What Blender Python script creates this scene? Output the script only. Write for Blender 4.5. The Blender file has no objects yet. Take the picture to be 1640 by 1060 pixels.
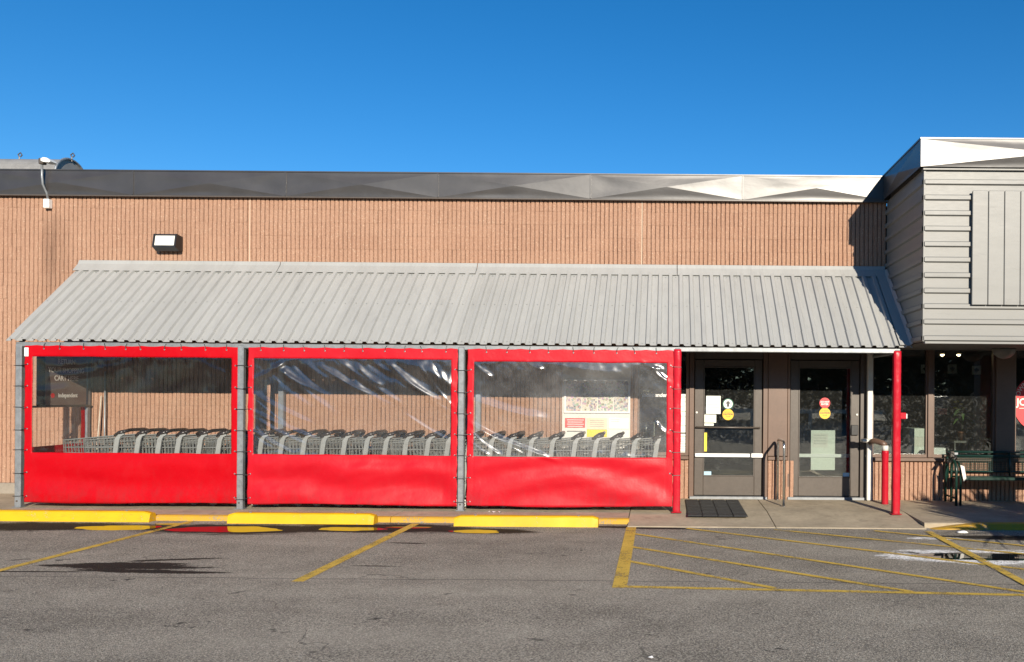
import bpy, math, random
from mathutils import Vector, noise
random.seed(7)
SC = bpy.context.scene
COL = SC.collection

# ------------------------------------------------------------------ camera
F, D, H = 1300.0, 12.62, 1.61          # focal length in photo pixels, distance to the shop wall, eye height
VX, VY, ROLL = 1068.0, 631.0, 0.0079    # optical axis in the photo, roll
cam_d = bpy.data.cameras.new('camera')
cam = bpy.data.objects.new('camera', cam_d)
COL.objects.link(cam)
cam.location = (0, -D, H)
cam.rotation_euler = (math.pi/2, -ROLL, 0)
cam_d.sensor_width = 36.0
cam_d.lens = F/1640*36
cam_d.shift_x = -(VX-820)/1640
cam_d.shift_y = (VY-530)/1640
cam_d.clip_end = 1000
SC.camera = cam

# ------------------------------------------------------------------ sky, sun, exposure
SUN = Vector((0.27, -1.0, 0.357)).normalized()      # towards the sun
el = math.asin(SUN.z)
world = bpy.data.worlds.new('World')
SC.world = world
world.use_nodes = True
nt = world.node_tree
nt.nodes.clear()
wo = nt.nodes.new('ShaderNodeOutputWorld')
bg = nt.nodes.new('ShaderNodeBackground')
sky = nt.nodes.new('ShaderNodeTexSky')
sky.sky_type = 'NISHITA'
sky.sun_disc = False
sky.sun_elevation = el
sky.sun_rotation = math.atan2(SUN.x, SUN.y)
sky.altitude = 1000
sky.air_density = 1.0
sky.dust_density = 0.0
sky.ozone_density = 4.0
bg.inputs[1].default_value = 0.080
hsv = nt.nodes.new('ShaderNodeHueSaturation')      # vivid phone-camera blue, the same over the whole sky
hsv.inputs['Saturation'].default_value = 1.27
hsv.inputs['Value'].default_value = 1.21
nt.links.new(sky.outputs[0], hsv.inputs['Color'])
nt.links.new(hsv.outputs[0], bg.inputs[0])
nt.links.new(bg.outputs[0], wo.inputs[0])
sl = bpy.data.lights.new('sun', 'SUN')
sl.energy = 5.0
sl.angle = math.radians(0.5)
sl.color = (1.0, 0.90, 0.75)
so = bpy.data.objects.new('sun', sl)
COL.objects.link(so)
so.rotation_euler = (-SUN).to_track_quat('-Z', 'Y').to_euler()
SC.view_settings.view_transform = 'Standard'
SC.view_settings.look = 'None'
SC.view_settings.gamma = 1.0
SC.view_settings.exposure = 0.55
SC.view_settings.use_curve_mapping = False
SC.cycles.use_denoising = True
SC.cycles.max_bounces = 8
SC.cycles.transparent_max_bounces = 16
SC.cycles.caustics_reflective = False
SC.cycles.caustics_refractive = False

# ------------------------------------------------------------------ measuring helpers (photo pixel -> metres at a known depth)
def S(Y): return F/(D+Y)
def px(x, y, Y=0.0):
    s = S(Y)
    xr = x + ROLL*(y-VY); yr = y - ROLL*(x-VX)
    return (xr-VX)/s, H + (VY-yr)/s
def gp(x, y, z=-0.1):
    xr = x + ROLL*(y-VY); yr = y - ROLL*(x-VX)
    s = (yr-VY)/(H-z)
    return (xr-VX)/s, F/s - D

# ------------------------------------------------------------------ materials
def new_mat(name):
    m = bpy.data.materials.new(name); m.use_nodes = True
    t = m.node_tree; t.nodes.clear()
    out = t.nodes.new('ShaderNodeOutputMaterial')
    return m, t, out
class G:
    """tiny node-graph helper"""
    def __init__(s, t): s.t = t
    def n(s, typ, **kw):
        nd = s.t.nodes.new(typ)
        for k, v in kw.items(): setattr(nd, k, v)
        return nd
    def put(s, sock, v):
        if isinstance(v, bpy.types.NodeSocket): s.t.links.new(v, sock)
        else: sock.default_value = v
    def math(s, op, a, b=0.0, c=None, clamp=False):
        nd = s.n('ShaderNodeMath', operation=op); nd.use_clamp = clamp
        s.put(nd.inputs[0], a); s.put(nd.inputs[1], b)
        if c is not None: s.put(nd.inputs[2], c)
        return nd.outputs[0]
    def pos(s):
        return s.n('ShaderNodeNewGeometry').outputs['Position']
    def noise(s, vec, scale, detail=3, rough=0.55, dist=0.0):
        nd = s.n('ShaderNodeTexNoise')
        s.put(nd.inputs['Vector'], vec); nd.inputs['Scale'].default_value = scale
        nd.inputs['Detail'].default_value = detail; nd.inputs['Roughness'].default_value = rough
        nd.inputs['Distortion'].default_value = dist
        return nd.outputs[0]
    def scalevec(s, vec, sx, sy, sz):
        nd = s.n('ShaderNodeMapping'); s.put(nd.inputs[0], vec); nd.inputs['Scale'].default_value = (sx, sy, sz)
        return nd.outputs[0]
    def ramp(s, v, a, b):
        nd = s.n('ShaderNodeMapRange'); nd.clamp = True
        s.put(nd.inputs[0], v); nd.inputs[1].default_value = a; nd.inputs[2].default_value = b
        return nd.outputs[0]
    def mix(s, f, a, b):
        nd = s.n('ShaderNodeMix', data_type='RGBA')
        s.put(nd.inputs[0], f)
        for i, v in ((6, a), (7, b)):
            if isinstance(v, tuple) and len(v) == 3: v = (*v, 1)
            s.put(nd.inputs[i], v)
        return nd.outputs[2]
    def bump(s, h, strength=0.3, dist=0.01):
        nd = s.n('ShaderNodeBump'); nd.inputs['Strength'].default_value = strength; nd.inputs['Distance'].default_value = dist
        s.put(nd.inputs['Height'], h)
        return nd.outputs[0]
    def schlick(s, f0):
        ge = s.n('ShaderNodeNewGeometry'); dp = s.n('ShaderNodeVectorMath', operation='DOT_PRODUCT')
        s.put(dp.inputs[0], ge.outputs['Normal']); s.put(dp.inputs[1], ge.outputs['Incoming'])
        c = s.math('SUBTRACT', 1.0, s.math('ABSOLUTE', dp.outputs['Value']), clamp=True)
        return s.math('ADD', f0, s.math('MULTIPLY', s.math('POWER', c, 5.0), 1-f0), clamp=True)
    def bsdf(s, col, rough=0.5, metal=0.0, spec=0.5, normal=None, **kw):
        nd = s.n('ShaderNodeBsdfPrincipled')
        if isinstance(col, tuple) and len(col) == 3: col = (*col, 1)
        s.put(nd.inputs['Base Color'], col); s.put(nd.inputs['Roughness'], rough)
        s.put(nd.inputs['Metallic'], metal); s.put(nd.inputs['Specular IOR Level'], spec)
        if normal is not None: s.put(nd.inputs['Normal'], normal)
        for k, v in kw.items(): s.put(nd.inputs[k], v)
        return nd.outputs[0]
MATS = {}
def plain(name, c, rough=0.5, metal=0.0, spec=0.5, var=0.12, scale=6.0, bump=0.0, bscale=80.0, c2=None, stretch=(1, 1, 1), grime=0.0, tone=0.0):
    """painted / cast surface with blotchy tone, fine grain and a little grime"""
    m, t, out = new_mat(name); g = G(t); p = g.scalevec(g.pos(), *stretch)
    n1 = g.noise(p, scale, 4, 0.6); n2 = g.noise(p, scale*9, 3, 0.6)
    f = g.ramp(g.math('ADD', g.math('MULTIPLY', n1, 0.65), g.math('MULTIPLY', n2, 0.35)), 0.3, 0.7)
    c2 = c2 or tuple(min(1, x*(1-2*var)) for x in c)
    hi = tuple(min(1, x*(1+var)) for x in c)
    col = g.mix(f, c2, hi)
    if grime:
        gm = g.ramp(g.noise(p, scale*2.3, 6, 0.7), 0.56, 0.72)
        col = g.mix(g.math('MULTIPLY', gm, grime), col, tuple(x*0.35 for x in c))
    rnd_ = g.n('ShaderNodeObjectInfo').outputs['Random']
    col = g.mix(g.math('MULTIPLY', rnd_, tone), col, tuple(x*0.72 for x in c))
    nrm = g.bump(g.noise(p, bscale, 3), bump, 0.01) if bump else None
    r = g.math('ADD', rough-0.06, g.math('MULTIPLY', n2, 0.12))
    t.links.new(g.bsdf(col, r, metal, spec, nrm), out.inputs[0])
    MATS[name] = m
    return m

def asphalt_mat():
    m, t, out = new_mat('asphalt'); g = G(t); P = g.pos()
    fine = g.n('ShaderNodeTexVoronoi'); g.put(fine.inputs['Vector'], P); fine.inputs['Scale'].default_value = 95
    grain = g.noise(P, 210, 2, 0.7)
    med = g.noise(P, 2.2, 5, 0.62); big = g.noise(g.scalevec(P, 0.5, 1.1, 1), 0.55, 4, 0.6)
    tone = g.math('ADD', g.math('MULTIPLY', med, 0.55), g.math('MULTIPLY', big, 0.45))
    col = g.mix(g.ramp(tone, 0.37, 0.64), (0.240, 0.212, 0.165), (0.450, 0.402, 0.318))
    sp = g.ramp(fine.outputs['Color'], 0.0, 1.0)
    col = g.mix(g.math('MULTIPLY', g.ramp(sp, 0.62, 0.95), 0.65), col, (0.56, 0.51, 0.42))
    col = g.mix(g.math('MULTIPLY', g.ramp(grain, 0.53, 0.42), 0.62), col, (0.06, 0.054, 0.048))
    mid = g.noise(P, 62, 3, 0.8)
    col = g.mix(g.math('MULTIPLY', g.ramp(mid, 0.50, 0.38), 0.85), col, (0.075, 0.068, 0.06))
    col = g.mix(g.math('MULTIPLY', g.ramp(mid, 0.53, 0.64), 0.6), col, (0.66, 0.60, 0.48))
    # small black chips and tar spots
    spot = g.noise(g.scalevec(P, 0.55, 1.0, 1), 4.1, 4, 0.7)
    col = g.mix(g.math('MULTIPLY', g.ramp(spot, 0.665, 0.70), 0.85), col, (0.03, 0.028, 0.026))
    # worn, paler wheel tracks and a few hairline cracks
    trk = g.ramp(g.noise(g.scalevec(P, 0.16, 0.9, 1), 1.3, 4, 0.6), 0.48, 0.70)
    col = g.mix(g.math('MULTIPLY', trk, 0.28), col, (0.52, 0.465, 0.37))
    cv = g.n('ShaderNodeTexVoronoi'); cv.feature = 'DISTANCE_TO_EDGE'; cv.inputs['Scale'].default_value = 0.34
    wv = g.n('ShaderNodeVectorMath', operation='ADD'); g.put(wv.inputs[0], P)
    nn_ = g.n('ShaderNodeTexNoise'); g.put(nn_.inputs['Vector'], P); nn_.inputs['Scale'].default_value = 1.7; nn_.inputs['Detail'].default_value = 6
    g.put(wv.inputs[1], nn_.outputs['Color']); g.put(cv.inputs['Vector'], wv.outputs[0])
    crk = g.math('MULTIPLY', g.ramp(cv.outputs['Distance'], 0.0035, 0.0008), g.ramp(g.noise(P, 0.45, 3), 0.50, 0.58))
    col = g.mix(g.math('MULTIPLY', crk, 0.6), col, (0.05, 0.045, 0.04))
    # hairline paving seam
    sep = g.n('ShaderNodeSeparateXYZ'); g.put(sep.inputs[0], P)
    X, Y = sep.outputs[0], sep.outputs[1]
    wob = g.math('MULTIPLY', g.math('SUBTRACT', g.noise(P, 1.5, 4), 0.5), 0.10)
    seam = g.math('ABSOLUTE', g.math('ADD', g.math('SUBTRACT', Y, -5.19), wob))
    col = g.mix(g.math('MULTIPLY', g.ramp(seam, 0.016, 0.004), 0.6), col, (0.04, 0.037, 0.034))
    # damp stains: ellipses with ragged, streaky edges
    wet = None
    rag = g.math('ADD', g.math('SUBTRACT', g.noise(g.scalevec(P, 0.42, 2.6, 1), 3.4, 7, 0.72), 0.5), g.math('MULTIPLY', g.math('SUBTRACT', g.noise(P, 34, 3, 0.7), 0.5), 0.30))
    def ell(cx, cy, a, b, amp=1.5, hard=0.22, shear=0.0):
        yy = g.math('ADD', g.math('SUBTRACT', Y, cy), g.math('MULTIPLY', g.math('SUBTRACT', X, cx), shear))
        dx = g.math('DIVIDE', g.math('SUBTRACT', X, cx), a); dy = g.math('DIVIDE', yy, b)
        d = g.math('SQRT', g.math('ADD', g.math('MULTIPLY', dx, dx), g.math('MULTIPLY', dy, dy)))
        d = g.math('ADD', d, g.math('MULTIPLY', rag, amp))
        return g.ramp(d, 1.0+hard/2, 1.0-hard/2)
    for e in STAINS:
        k = ell(*e)
        wet = k if wet is None else g.math('MAXIMUM', wet, k)
    col = g.mix(g.math('MULTIPLY', wet, 0.93), col, (0.016, 0.0145, 0.013))
    # white granular ring coloured in round the big puddle
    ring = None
    for (cx, cy, a, b, a2, b2) in WHITE_RIM:
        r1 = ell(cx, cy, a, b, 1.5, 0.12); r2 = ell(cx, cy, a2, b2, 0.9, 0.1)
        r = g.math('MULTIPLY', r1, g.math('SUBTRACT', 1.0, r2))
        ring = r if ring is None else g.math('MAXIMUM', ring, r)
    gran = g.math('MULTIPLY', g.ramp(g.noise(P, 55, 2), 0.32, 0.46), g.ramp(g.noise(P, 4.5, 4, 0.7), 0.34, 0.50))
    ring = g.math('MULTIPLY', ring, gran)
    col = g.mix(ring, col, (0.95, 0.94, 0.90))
    h = g.math('ADD', g.math('MULTIPLY', fine.outputs['Distance'], 1.0), g.math('MULTIPLY', grain, 0.5))
    rough = g.math('SUBTRACT', 0.90, g.math('MULTIPLY', wet, 0.12))
    t.links.new(g.bsdf(col, rough, 0, g.math('SUBTRACT', 0.22, g.math('MULTIPLY', wet, 0.17)), g.bump(h, 0.75, 0.008)), out.inputs[0])
    MATS['asphalt'] = m

def block_mat():
    m, t, out = new_mat('split_block'); g = G(t); P = g.pos()
    rnd = g.n('ShaderNodeObjectInfo').outputs['Random']
    n1 = g.noise(P, 1.1, 4, 0.6); n2 = g.noise(P, 38, 4, 0.7)
    tone = g.math('ADD', g.math('MULTIPLY', n1, 0.3), g.math('MULTIPLY', n2, 0.7))
    col = g.mix(g.ramp(tone, 0.36, 0.64), (0.315, 0.178, 0.118), (0.420, 0.252, 0.172))
    col = g.mix(g.math('MULTIPLY', g.ramp(rnd, 0.0, 1.0), 0.22), col, (0.43, 0.27, 0.185))
    v = g.n('ShaderNodeTexVoronoi'); g.put(v.inputs['Vector'], P); v.inputs['Scale'].default_value = 75
    col = g.mix(g.math('MULTIPLY', g.ramp(v.outputs['Color'], 0.80, 0.93), 0.55), col, (0.56, 0.42, 0.30))
    col = g.mix(g.math('MULTIPLY', g.ramp(g.noise(P, 70, 3, 0.6), 0.62, 0.70), 0.6), col, (0.15, 0.085, 0.055))
    # rain streaks below the lamp box and under the parapet
    sep = g.n('ShaderNodeSeparateXYZ'); g.put(sep.inputs[0], P)
    st = g.noise(g.scalevec(P, 7.0, 1, 0.35), 1.0, 4, 0.7)
    box = g.ramp(g.math('ABSOLUTE', g.math('SUBTRACT', sep.outputs[0], -9.52)), 0.26, 0.02)
    low = g.ramp(sep.outputs[2], 4.45, 4.1)
    lim = g.ramp(sep.outputs[2], 2.6, 3.6)
    k = g.math('MULTIPLY', g.math('MULTIPLY', box, low), g.math('MULTIPLY', lim, g.ramp(st, 0.3, 0.6)))
    col = g.mix(g.math('MULTIPLY', k, 0.75), col, (0.13, 0.075, 0.05))
    col = g.mix(g.math('MULTIPLY', g.ramp(st, 0.58, 0.75), 0.28), col, (0.22, 0.13, 0.09))
    h = g.math('ADD', g.noise(P, 55, 4, 0.7), g.math('MULTIPLY', v.outputs['Distance'], 0.6))
    t.links.new(g.bsdf(col, 0.92, 0, 0.2, g.bump(h, 0.8, 0.012)), out.inputs[0])
    MATS['block'] = m

def paint_mat(name, c, under, wear=(0.44, 0.56), rough=0.6, alpha=True, tint=None):
    """worn paint; where it is gone the surface below shows"""
    m, t, out = new_mat(name); g = G(t); P = g.pos()
    w = g.math('ADD', g.math('MULTIPLY', g.noise(P, 60, 3, 0.7), 0.55), g.math('MULTIPLY', g.noise(P, 5, 4, 0.65), 0.45))
    k = g.ramp(w, *wear)
    tone = g.noise(P, 2.5, 4)
    col = g.mix(g.ramp(tone, 0.3, 0.7), tuple(x*0.82 for x in c), c)
    scf = g.math('MULTIPLY', g.ramp(g.noise(g.scalevec(P, 0.7, 3, 9), 5, 5, 0.75), 0.60, 0.74), 0.55)
    col = g.mix(scf, col, (0.09, 0.07, 0.04))
    sh = g.bsdf(col, rough, 0, 0.4, g.bump(g.noise(P, 180, 2), 0.35, 0.004))
    ms = g.n('ShaderNodeMixShader'); g.put(ms.inputs[0], k)
    if alpha:
        t.links.new(g.n('ShaderNodeBsdfTransparent').outputs[0], ms.inputs[1])
    else:
        t.links.new(g.bsdf(under, 0.85), ms.inputs[1])
    t.links.new(sh, ms.inputs[2]); t.links.new(ms.outputs[0], out.inputs[0])
    MATS[name] = m

def film_mat(name, haze, rough=0.16, f0=0.065, hazecol=(0.75, 0.74, 0.72), tint=0.96):
    """clear flexible vinyl: see-through sheet, weak mirror, a little dust"""
    m, t, out = new_mat(name); g = G(t); P = g.pos()
    tr = g.n('ShaderNodeBsdfTransparent'); tr.inputs[0].default_value = (tint, tint, tint, 1)
    gl = g.n('ShaderNodeBsdfGlossy'); gl.inputs['Roughness'].default_value = rough
    gl.inputs['Color'].default_value = (1, 1, 1, 1)
    nb = g.bump(g.noise(P, 9, 3), 0.10, 0.01)
    g.put(gl.inputs['Normal'], nb)
    f = g.schlick(f0)
    ms = g.n('ShaderNodeMixShader'); g.put(ms.inputs[0], f)
    t.links.new(tr.outputs[0], ms.inputs[1]); t.links.new(gl.outputs[0], ms.inputs[2])
    df = g.n('ShaderNodeBsdfDiffuse'); df.inputs[0].default_value = (*hazecol, 1)
    ms2 = g.n('ShaderNodeMixShader')
    spk = g.math('MULTIPLY', g.ramp(g.noise(P, 90, 2, 0.7), 0.66, 0.74), haze*2.0)
    g.put(ms2.inputs[0], g.math('ADD', g.math('MULTIPLY', g.ramp(g.noise(P, 2.4, 5, 0.65), 0.28, 0.72), haze), spk))
    t.links.new(ms.outputs[0], ms2.inputs[1]); t.links.new(df.outputs[0], ms2.inputs[2])
    t.links.new(ms2.outputs[0], out.inputs[0])
    MATS[name] = m

def glass_mat(name, boost=1.6, add=0.05, dust=0.012):
    m, t, out = new_mat(name); g = G(t); P = g.pos()
    tr = g.n('ShaderNodeBsdfTransparent'); tr.inputs[0].default_value = (0.84, 0.88, 0.86, 1)
    gl = g.n('ShaderNodeBsdfGlossy'); gl.inputs['Roughness'].default_value = 0.012
    g.put(gl.inputs['Normal'], g.bump(g.noise(P, 1.2, 2), 0.04, 0.02))
    fr = g.n('ShaderNodeFresnel'); fr.inputs[0].default_value = 1.52
    f = g.math('ADD', g.math('MULTIPLY', fr.outputs[0], boost), add, clamp=True)
    ms = g.n('ShaderNodeMixShader'); g.put(ms.inputs[0], f)
    t.links.new(tr.outputs[0], ms.inputs[1]); t.links.new(gl.outputs[0], ms.inputs[2])
    df = g.n('ShaderNodeBsdfDiffuse'); df.inputs[0].default_value = (0.7, 0.7, 0.68, 1)
    ms2 = g.n('ShaderNodeMixShader')
    sm = g.math('MULTIPLY', g.ramp(g.noise(P, 16, 6, 0.75, 0.8), 0.52, 0.78), dust*6)
    g.put(ms2.inputs[0], g.math('ADD', sm, dust*0.6))
    t.links.new(ms.outputs[0], ms2.inputs[1]); t.links.new(df.outputs[0], ms2.inputs[2])
    t.links.new(ms2.outputs[0], out.inputs[0])
    MATS[name] = m

def flyer_mat(name, base, scale, seed):
    """a printed flyer page: rows of small product pictures"""
    m, t, out = new_mat(name); g = G(t); P = g.pos()
    mp = g.n('ShaderNodeMapping'); g.put(mp.inputs[0], P); mp.inputs['Location'].default_value = (seed*3.7, 0, seed*1.9)
    v = g.n('ShaderNodeTexVoronoi'); g.put(v.inputs['Vector'], g.scalevec(mp.outputs[0], 1, 0, 1)); v.inputs['Scale'].default_value = scale
    v.distance = 'CHEBYCHEV'
    hs = g.n('ShaderNodeHueSaturation'); g.put(hs.inputs['Color'], v.outputs['Color']); hs.inputs['Saturation'].default_value = 0.55
    hs.inputs['Value'].default_value = 0.5
    k = g.ramp(v.outputs['Distance'], 0.40, 0.48)
    k = g.math('MULTIPLY', g.math('SUBTRACT', 1.0, k), 0.85)
    col = g.mix(k, base, hs.outputs[0])
    fine = g.noise(g.scalevec(mp.outputs[0], 1, 0, 2.5), 70, 2, 0.8)
    col = g.mix(g.math('MULTIPLY', g.ramp(fine, 0.50, 0.58), 0.7), col, (0.16, 0.12, 0.1))
    t.links.new(g.bsdf(col, 0.5), out.inputs[0])
    MATS[name] = m

def leaf_mat(name, a, b):
    m, t, out = new_mat(name); g = G(t); P = g.pos()
    col = g.mix(g.ramp(g.noise(P, 3.0, 4), 0.3, 0.7), a, b)
    t.links.new(g.bsdf(col, 0.85, 0, 0.12), out.inputs[0])
    MATS[name] = m

def emit_mat(name, c, s):
    m, t, out = new_mat(name); e = t.nodes.new('ShaderNodeEmission')
    e.inputs[0].default_value = (*c, 1); e.inputs[1].default_value = s
    t.links.new(e.outputs[0], out.inputs[0]); MATS[name] = m

def fascia_mat():
    m, t, out = new_mat('bronze_fascia'); g = G(t); P = g.pos()
    n = g.noise(g.scalevec(P, 1.2, 1, 2.5), 1.6, 3, 0.5)
    col = g.mix(g.ramp(g.noise(P, 3, 5), 0.35, 0.7), (0.030, 0.026, 0.024), (0.042, 0.037, 0.034))
    r = g.math('ADD', 0.365, g.math('MULTIPLY', g.noise(P, 7, 4), 0.04))
    t.links.new(g.bsdf(col, r, 0.0, 0.9, g.bump(n, 0.10, 0.03)), out.inputs[0])
    MATS['fascia'] = m

def vinyl_mat(name, c, rough=0.38, spec=0.26):
    m, t, out = new_mat(name); g = G(t); P = g.pos()
    col = g.mix(g.ramp(g.noise(P, 1.8, 5, 0.6), 0.3, 0.7), tuple(x*0.9 for x in c), c)
    dust = g.math('MULTIPLY', g.ramp(g.noise(g.scalevec(P, 1, 1, 0.6), 5, 6, 0.7), 0.5, 0.8), 0.015)
    col = g.mix(dust, col, (0.72, 0.42, 0.42))
    h = g.math('ADD', g.noise(P, 6, 4, 0.6), g.math('MULTIPLY', g.noise(P, 30, 3), 0.25))
    sp_ = g.n('ShaderNodeSeparateXYZ'); g.put(sp_.inputs[0], P)
    dirt = g.math('MULTIPLY', g.ramp(sp_.outputs[2], 0.42, 0.03), g.ramp(g.noise(g.scalevec(P, 1.6, 1, 0.8), 6, 6, 0.75), 0.42, 0.70))
    col = g.mix(g.math('MULTIPLY', dirt, 0.5), col, tuple(x*0.35+0.02 for x in c))
    t.links.new(g.bsdf(col, g.math('ADD', rough, g.math('MULTIPLY', dirt, 0.25)), 0, spec, g.bump(h, 0.20, 0.02)), out.inputs[0])
    MATS[name] = m

# measured stains and white rims on the asphalt: centre x, y, half length, half width, raggedness, edge softness, slope
def _e(x0, y0, x1, y1, b, *r):
    a = gp(x0, y0); c = gp(x1, y1)
    return ((a[0]+c[0])/2, (a[1]+c[1])/2, abs(c[0]-a[0])/2, b, *r, -(c[1]-a[1])/(c[0]-a[0]) if abs(c[0]-a[0]) > 1e-3 else 0)
STAINS = [
    _e(85, 903, 320, 909, 0.19, 2.6, 0.2), _e(120, 912, 365, 917, 0.06, 2.0, 0.2), _e(200, 898, 350, 893, 0.045, 2.0, 0.2),
    _e(-60, 914, 140, 915, 0.025, 1.2, 0.2),
    _e(-200, 842, 270, 843, 0.30, 1.5, 0.3), _e(210, 845, 540, 848, 0.38, 1.5, 0.3), _e(450, 843, 780, 847, 0.33, 1.5, 0.3),
    _e(690, 848, 860, 851, 0.19, 1.4, 0.3), _e(930, 842, 1110, 846, 0.085, 1.1, 0.3),
    _e(620, 868, 690, 870, 0.03, 1.6, 0.2), _e(560, 905, 640, 906, 0.02, 1.6, 0.2),
    _e(1480, 858, 1900, 866, 0.16, 0.9, 0.3), _e(1440, 884, 1700, 894, 0.10, 0.8, 0.3),
]
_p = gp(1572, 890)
WHITE_RIM = [(_p[0], _p[1], 1.05, 0.40, 0.74, 0.20), (gp(1500, 861)[0], gp(1500, 861)[1], 0.34, 0.085, 0.2, 0.02)]

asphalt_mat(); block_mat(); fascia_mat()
plain('concrete', (0.41, 0.342, 0.242), 0.85, var=0.16, scale=2.2, bump=0.5, bscale=120, spec=0.3, grime=0.55)
plain('plinth', (0.27, 0.235, 0.19), 0.88, var=0.12, scale=3, bump=0.5, bscale=60, grime=0.5)
plain('mortar', (0.18, 0.10, 0.066), 0.95, var=0.15, scale=9)
plain('roof_paint', (0.350, 0.352, 0.338), 0.42, var=0.07, scale=1.3, spec=0.4, grime=0.22, stretch=(2.2, 0.5, 0.5), tone=0.22)
plain('roof_under_shade', (0.05, 0.05, 0.048), 0.7)  # underside colour set dark to deepen the shade beneath the canopy
plain('siding_paint', (0.205, 0.205, 0.194), 0.45, var=0.06, scale=1.6, spec=0.4, stretch=(0.6, 0.6, 3), grime=0.30, tone=0.2)
plain('galvanised', (0.27, 0.285, 0.295), 0.45, metal=0.45, var=0.16, scale=14, grime=0.15)
plain('white_paint', (0.62, 0.60, 0.54), 0.5, var=0.06, scale=5, grime=0.25)
plain('dark_bronze', (0.086, 0.070, 0.057), 0.38, var=0.10, scale=4, grime=0.2)
plain('brown_metal', (0.130, 0.078, 0.053), 0.42, var=0.10, scale=3, grime=0.25)
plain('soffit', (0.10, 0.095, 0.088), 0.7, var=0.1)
plain('black_rubber', (0.022, 0.022, 0.022), 0.75, var=0.2, scale=20, bump=0.4, bscale=90)
plain('black_plastic', (0.018, 0.017, 0.017), 0.38, var=0.2)
plain('cart_plastic', (0.165, 0.172, 0.16), 0.45, var=0.08, scale=8)
plain('cart_upright', (0.26, 0.27, 0.255), 0.45, var=0.08, scale=8)
plain('cart_dark', (0.026, 0.020, 0.018), 0.33, var=0.2)
plain('cart_wheel', (0.55, 0.54, 0.50), 0.5, var=0.15)
plain('stainless', (0.62, 0.61, 0.58), 0.22, metal=0.95, var=0.08)
plain('white_plastic', (0.80, 0.79, 0.76), 0.45, var=0.04)
plain('paper', (0.74, 0.76, 0.68), 0.7, var=0.04)
plain('paper_warm', (0.76, 0.64, 0.46), 0.7, var=0.04)
plain('board_white', (0.70, 0.67, 0.60), 0.6, var=0.05)
plain('sign_brown', (0.17, 0.125, 0.105), 0.6, var=0.06)
plain('panel_dark', (0.035, 0.032, 0.035), 0.7, var=0.1)
plain('ink', (0.07, 0.07, 0.07), 0.6)
plain('ink_grey', (0.30, 0.31, 0.30), 0.6)
plain('sticker_red', (0.62, 0.03, 0.035), 0.45, var=0.05)
plain('sticker_yellow', (0.80, 0.46, 0.02), 0.45, var=0.05)
plain('sticker_green', (0.03, 0.16, 0.10), 0.45, var=0.05)
plain('sticker_blue', (0.36, 0.55, 0.66), 0.45, var=0.05)
plain('notice_red', (0.62, 0.10, 0.09), 0.55, var=0.05)
plain('notice_yellow', (0.82, 0.62, 0.04), 0.55, var=0.05)
plain('bench_green', (0.008, 0.034, 0.025), 0.3, var=0.12)
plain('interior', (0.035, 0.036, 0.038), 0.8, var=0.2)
plain('interior_floor', (0.10, 0.095, 0.085), 0.4, var=0.1)
plain('shelf_goods', (0.22, 0.19, 0.15), 0.6, var=0.5, scale=9, c2=(0.05, 0.06, 0.09))
plain('sealant', (0.56, 0.42, 0.30), 0.6, var=0.05)
plain('terracotta', (0.30, 0.13, 0.07), 0.8)
plain('skylight_grey', (0.24, 0.235, 0.225), 0.5, var=0.12, grime=0.2)
plain('bark', (0.09, 0.065, 0.045), 0.9, var=0.2, scale=6)
plain('car_dark', (0.02, 0.026, 0.04), 0.2, var=0.05)
plain('car_silver', (0.42, 0.43, 0.45), 0.25, metal=0.5, var=0.05)
plain('car_glass', (0.02, 0.022, 0.025), 0.05, var=0.05)
plain('tyre', (0.02, 0.02, 0.02), 0.8)
plain('lens_white', (0.70, 0.69, 0.63), 0.2, var=0.03)
plain('old_wood', (0.50, 0.44, 0.36), 0.7, var=0.12, scale=5)
paint_mat('yellow_line', (0.66, 0.44, 0.07), (0.1, 0.1, 0.1), (0.38, 0.49), 0.7)
paint_mat('yellow_kerb', (0.52, 0.30, 0.025), (0.22, 0.20, 0.17), (0.40, 0.47), 0.6, alpha=False)
paint_mat('yellow_stop', (0.68, 0.40, 0.003), (0.33, 0.29, 0.22), (0.365, 0.385), 0.5, alpha=False)
film_mat('film_clear', 0.012, 0.12, f0=0.04); film_mat('film_wrinkled', 0.035, 0.21, f0=0.12); film_mat('film_dusty', 0.12, 0.18, f0=0.10)
glass_mat('glass')
vinyl_mat('red_vinyl', (0.43, 0.001, 0.006), 0.42, 0.16); vinyl_mat('red_vinyl_old', (0.47, 0.005, 0.014), 0.44); vinyl_mat('red_vinyl_faded', (0.47, 0.006, 0.016), 0.44)
vinyl_mat('red_pad', (0.44, 0.009, 0.022), 0.28)
leaf_mat('leaf_dark', (0.012, 0.020, 0.009), (0.035, 0.055, 0.022))
leaf_mat('leaf_house', (0.05, 0.10, 0.03), (0.13, 0.20, 0.07))
leaf_mat('flower_yellow', (0.60, 0.42, 0.02), (0.75, 0.6, 0.05))
emit_mat('warm_bulb', (1.0, 0.72, 0.40), 14.0)
for i, (b, s) in enumerate((((0.70, 0.58, 0.50), 26), ((0.72, 0.66, 0.54), 30), ((0.74, 0.68, 0.56), 28), ((0.70, 0.64, 0.54), 24))):
    flyer_mat('flyer%d' % i, b, s, i+1)
def water_mat():
    m, t, out = new_mat('water'); g = G(t); P = g.pos()
    t.links.new(g.bsdf((0.012, 0.012, 0.011), 0.015, 0, 0.9, g.bump(g.noise(P, 3, 2), 0.02, 0.01)), out.inputs[0])
    MATS['water'] = m
water_mat()

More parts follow.
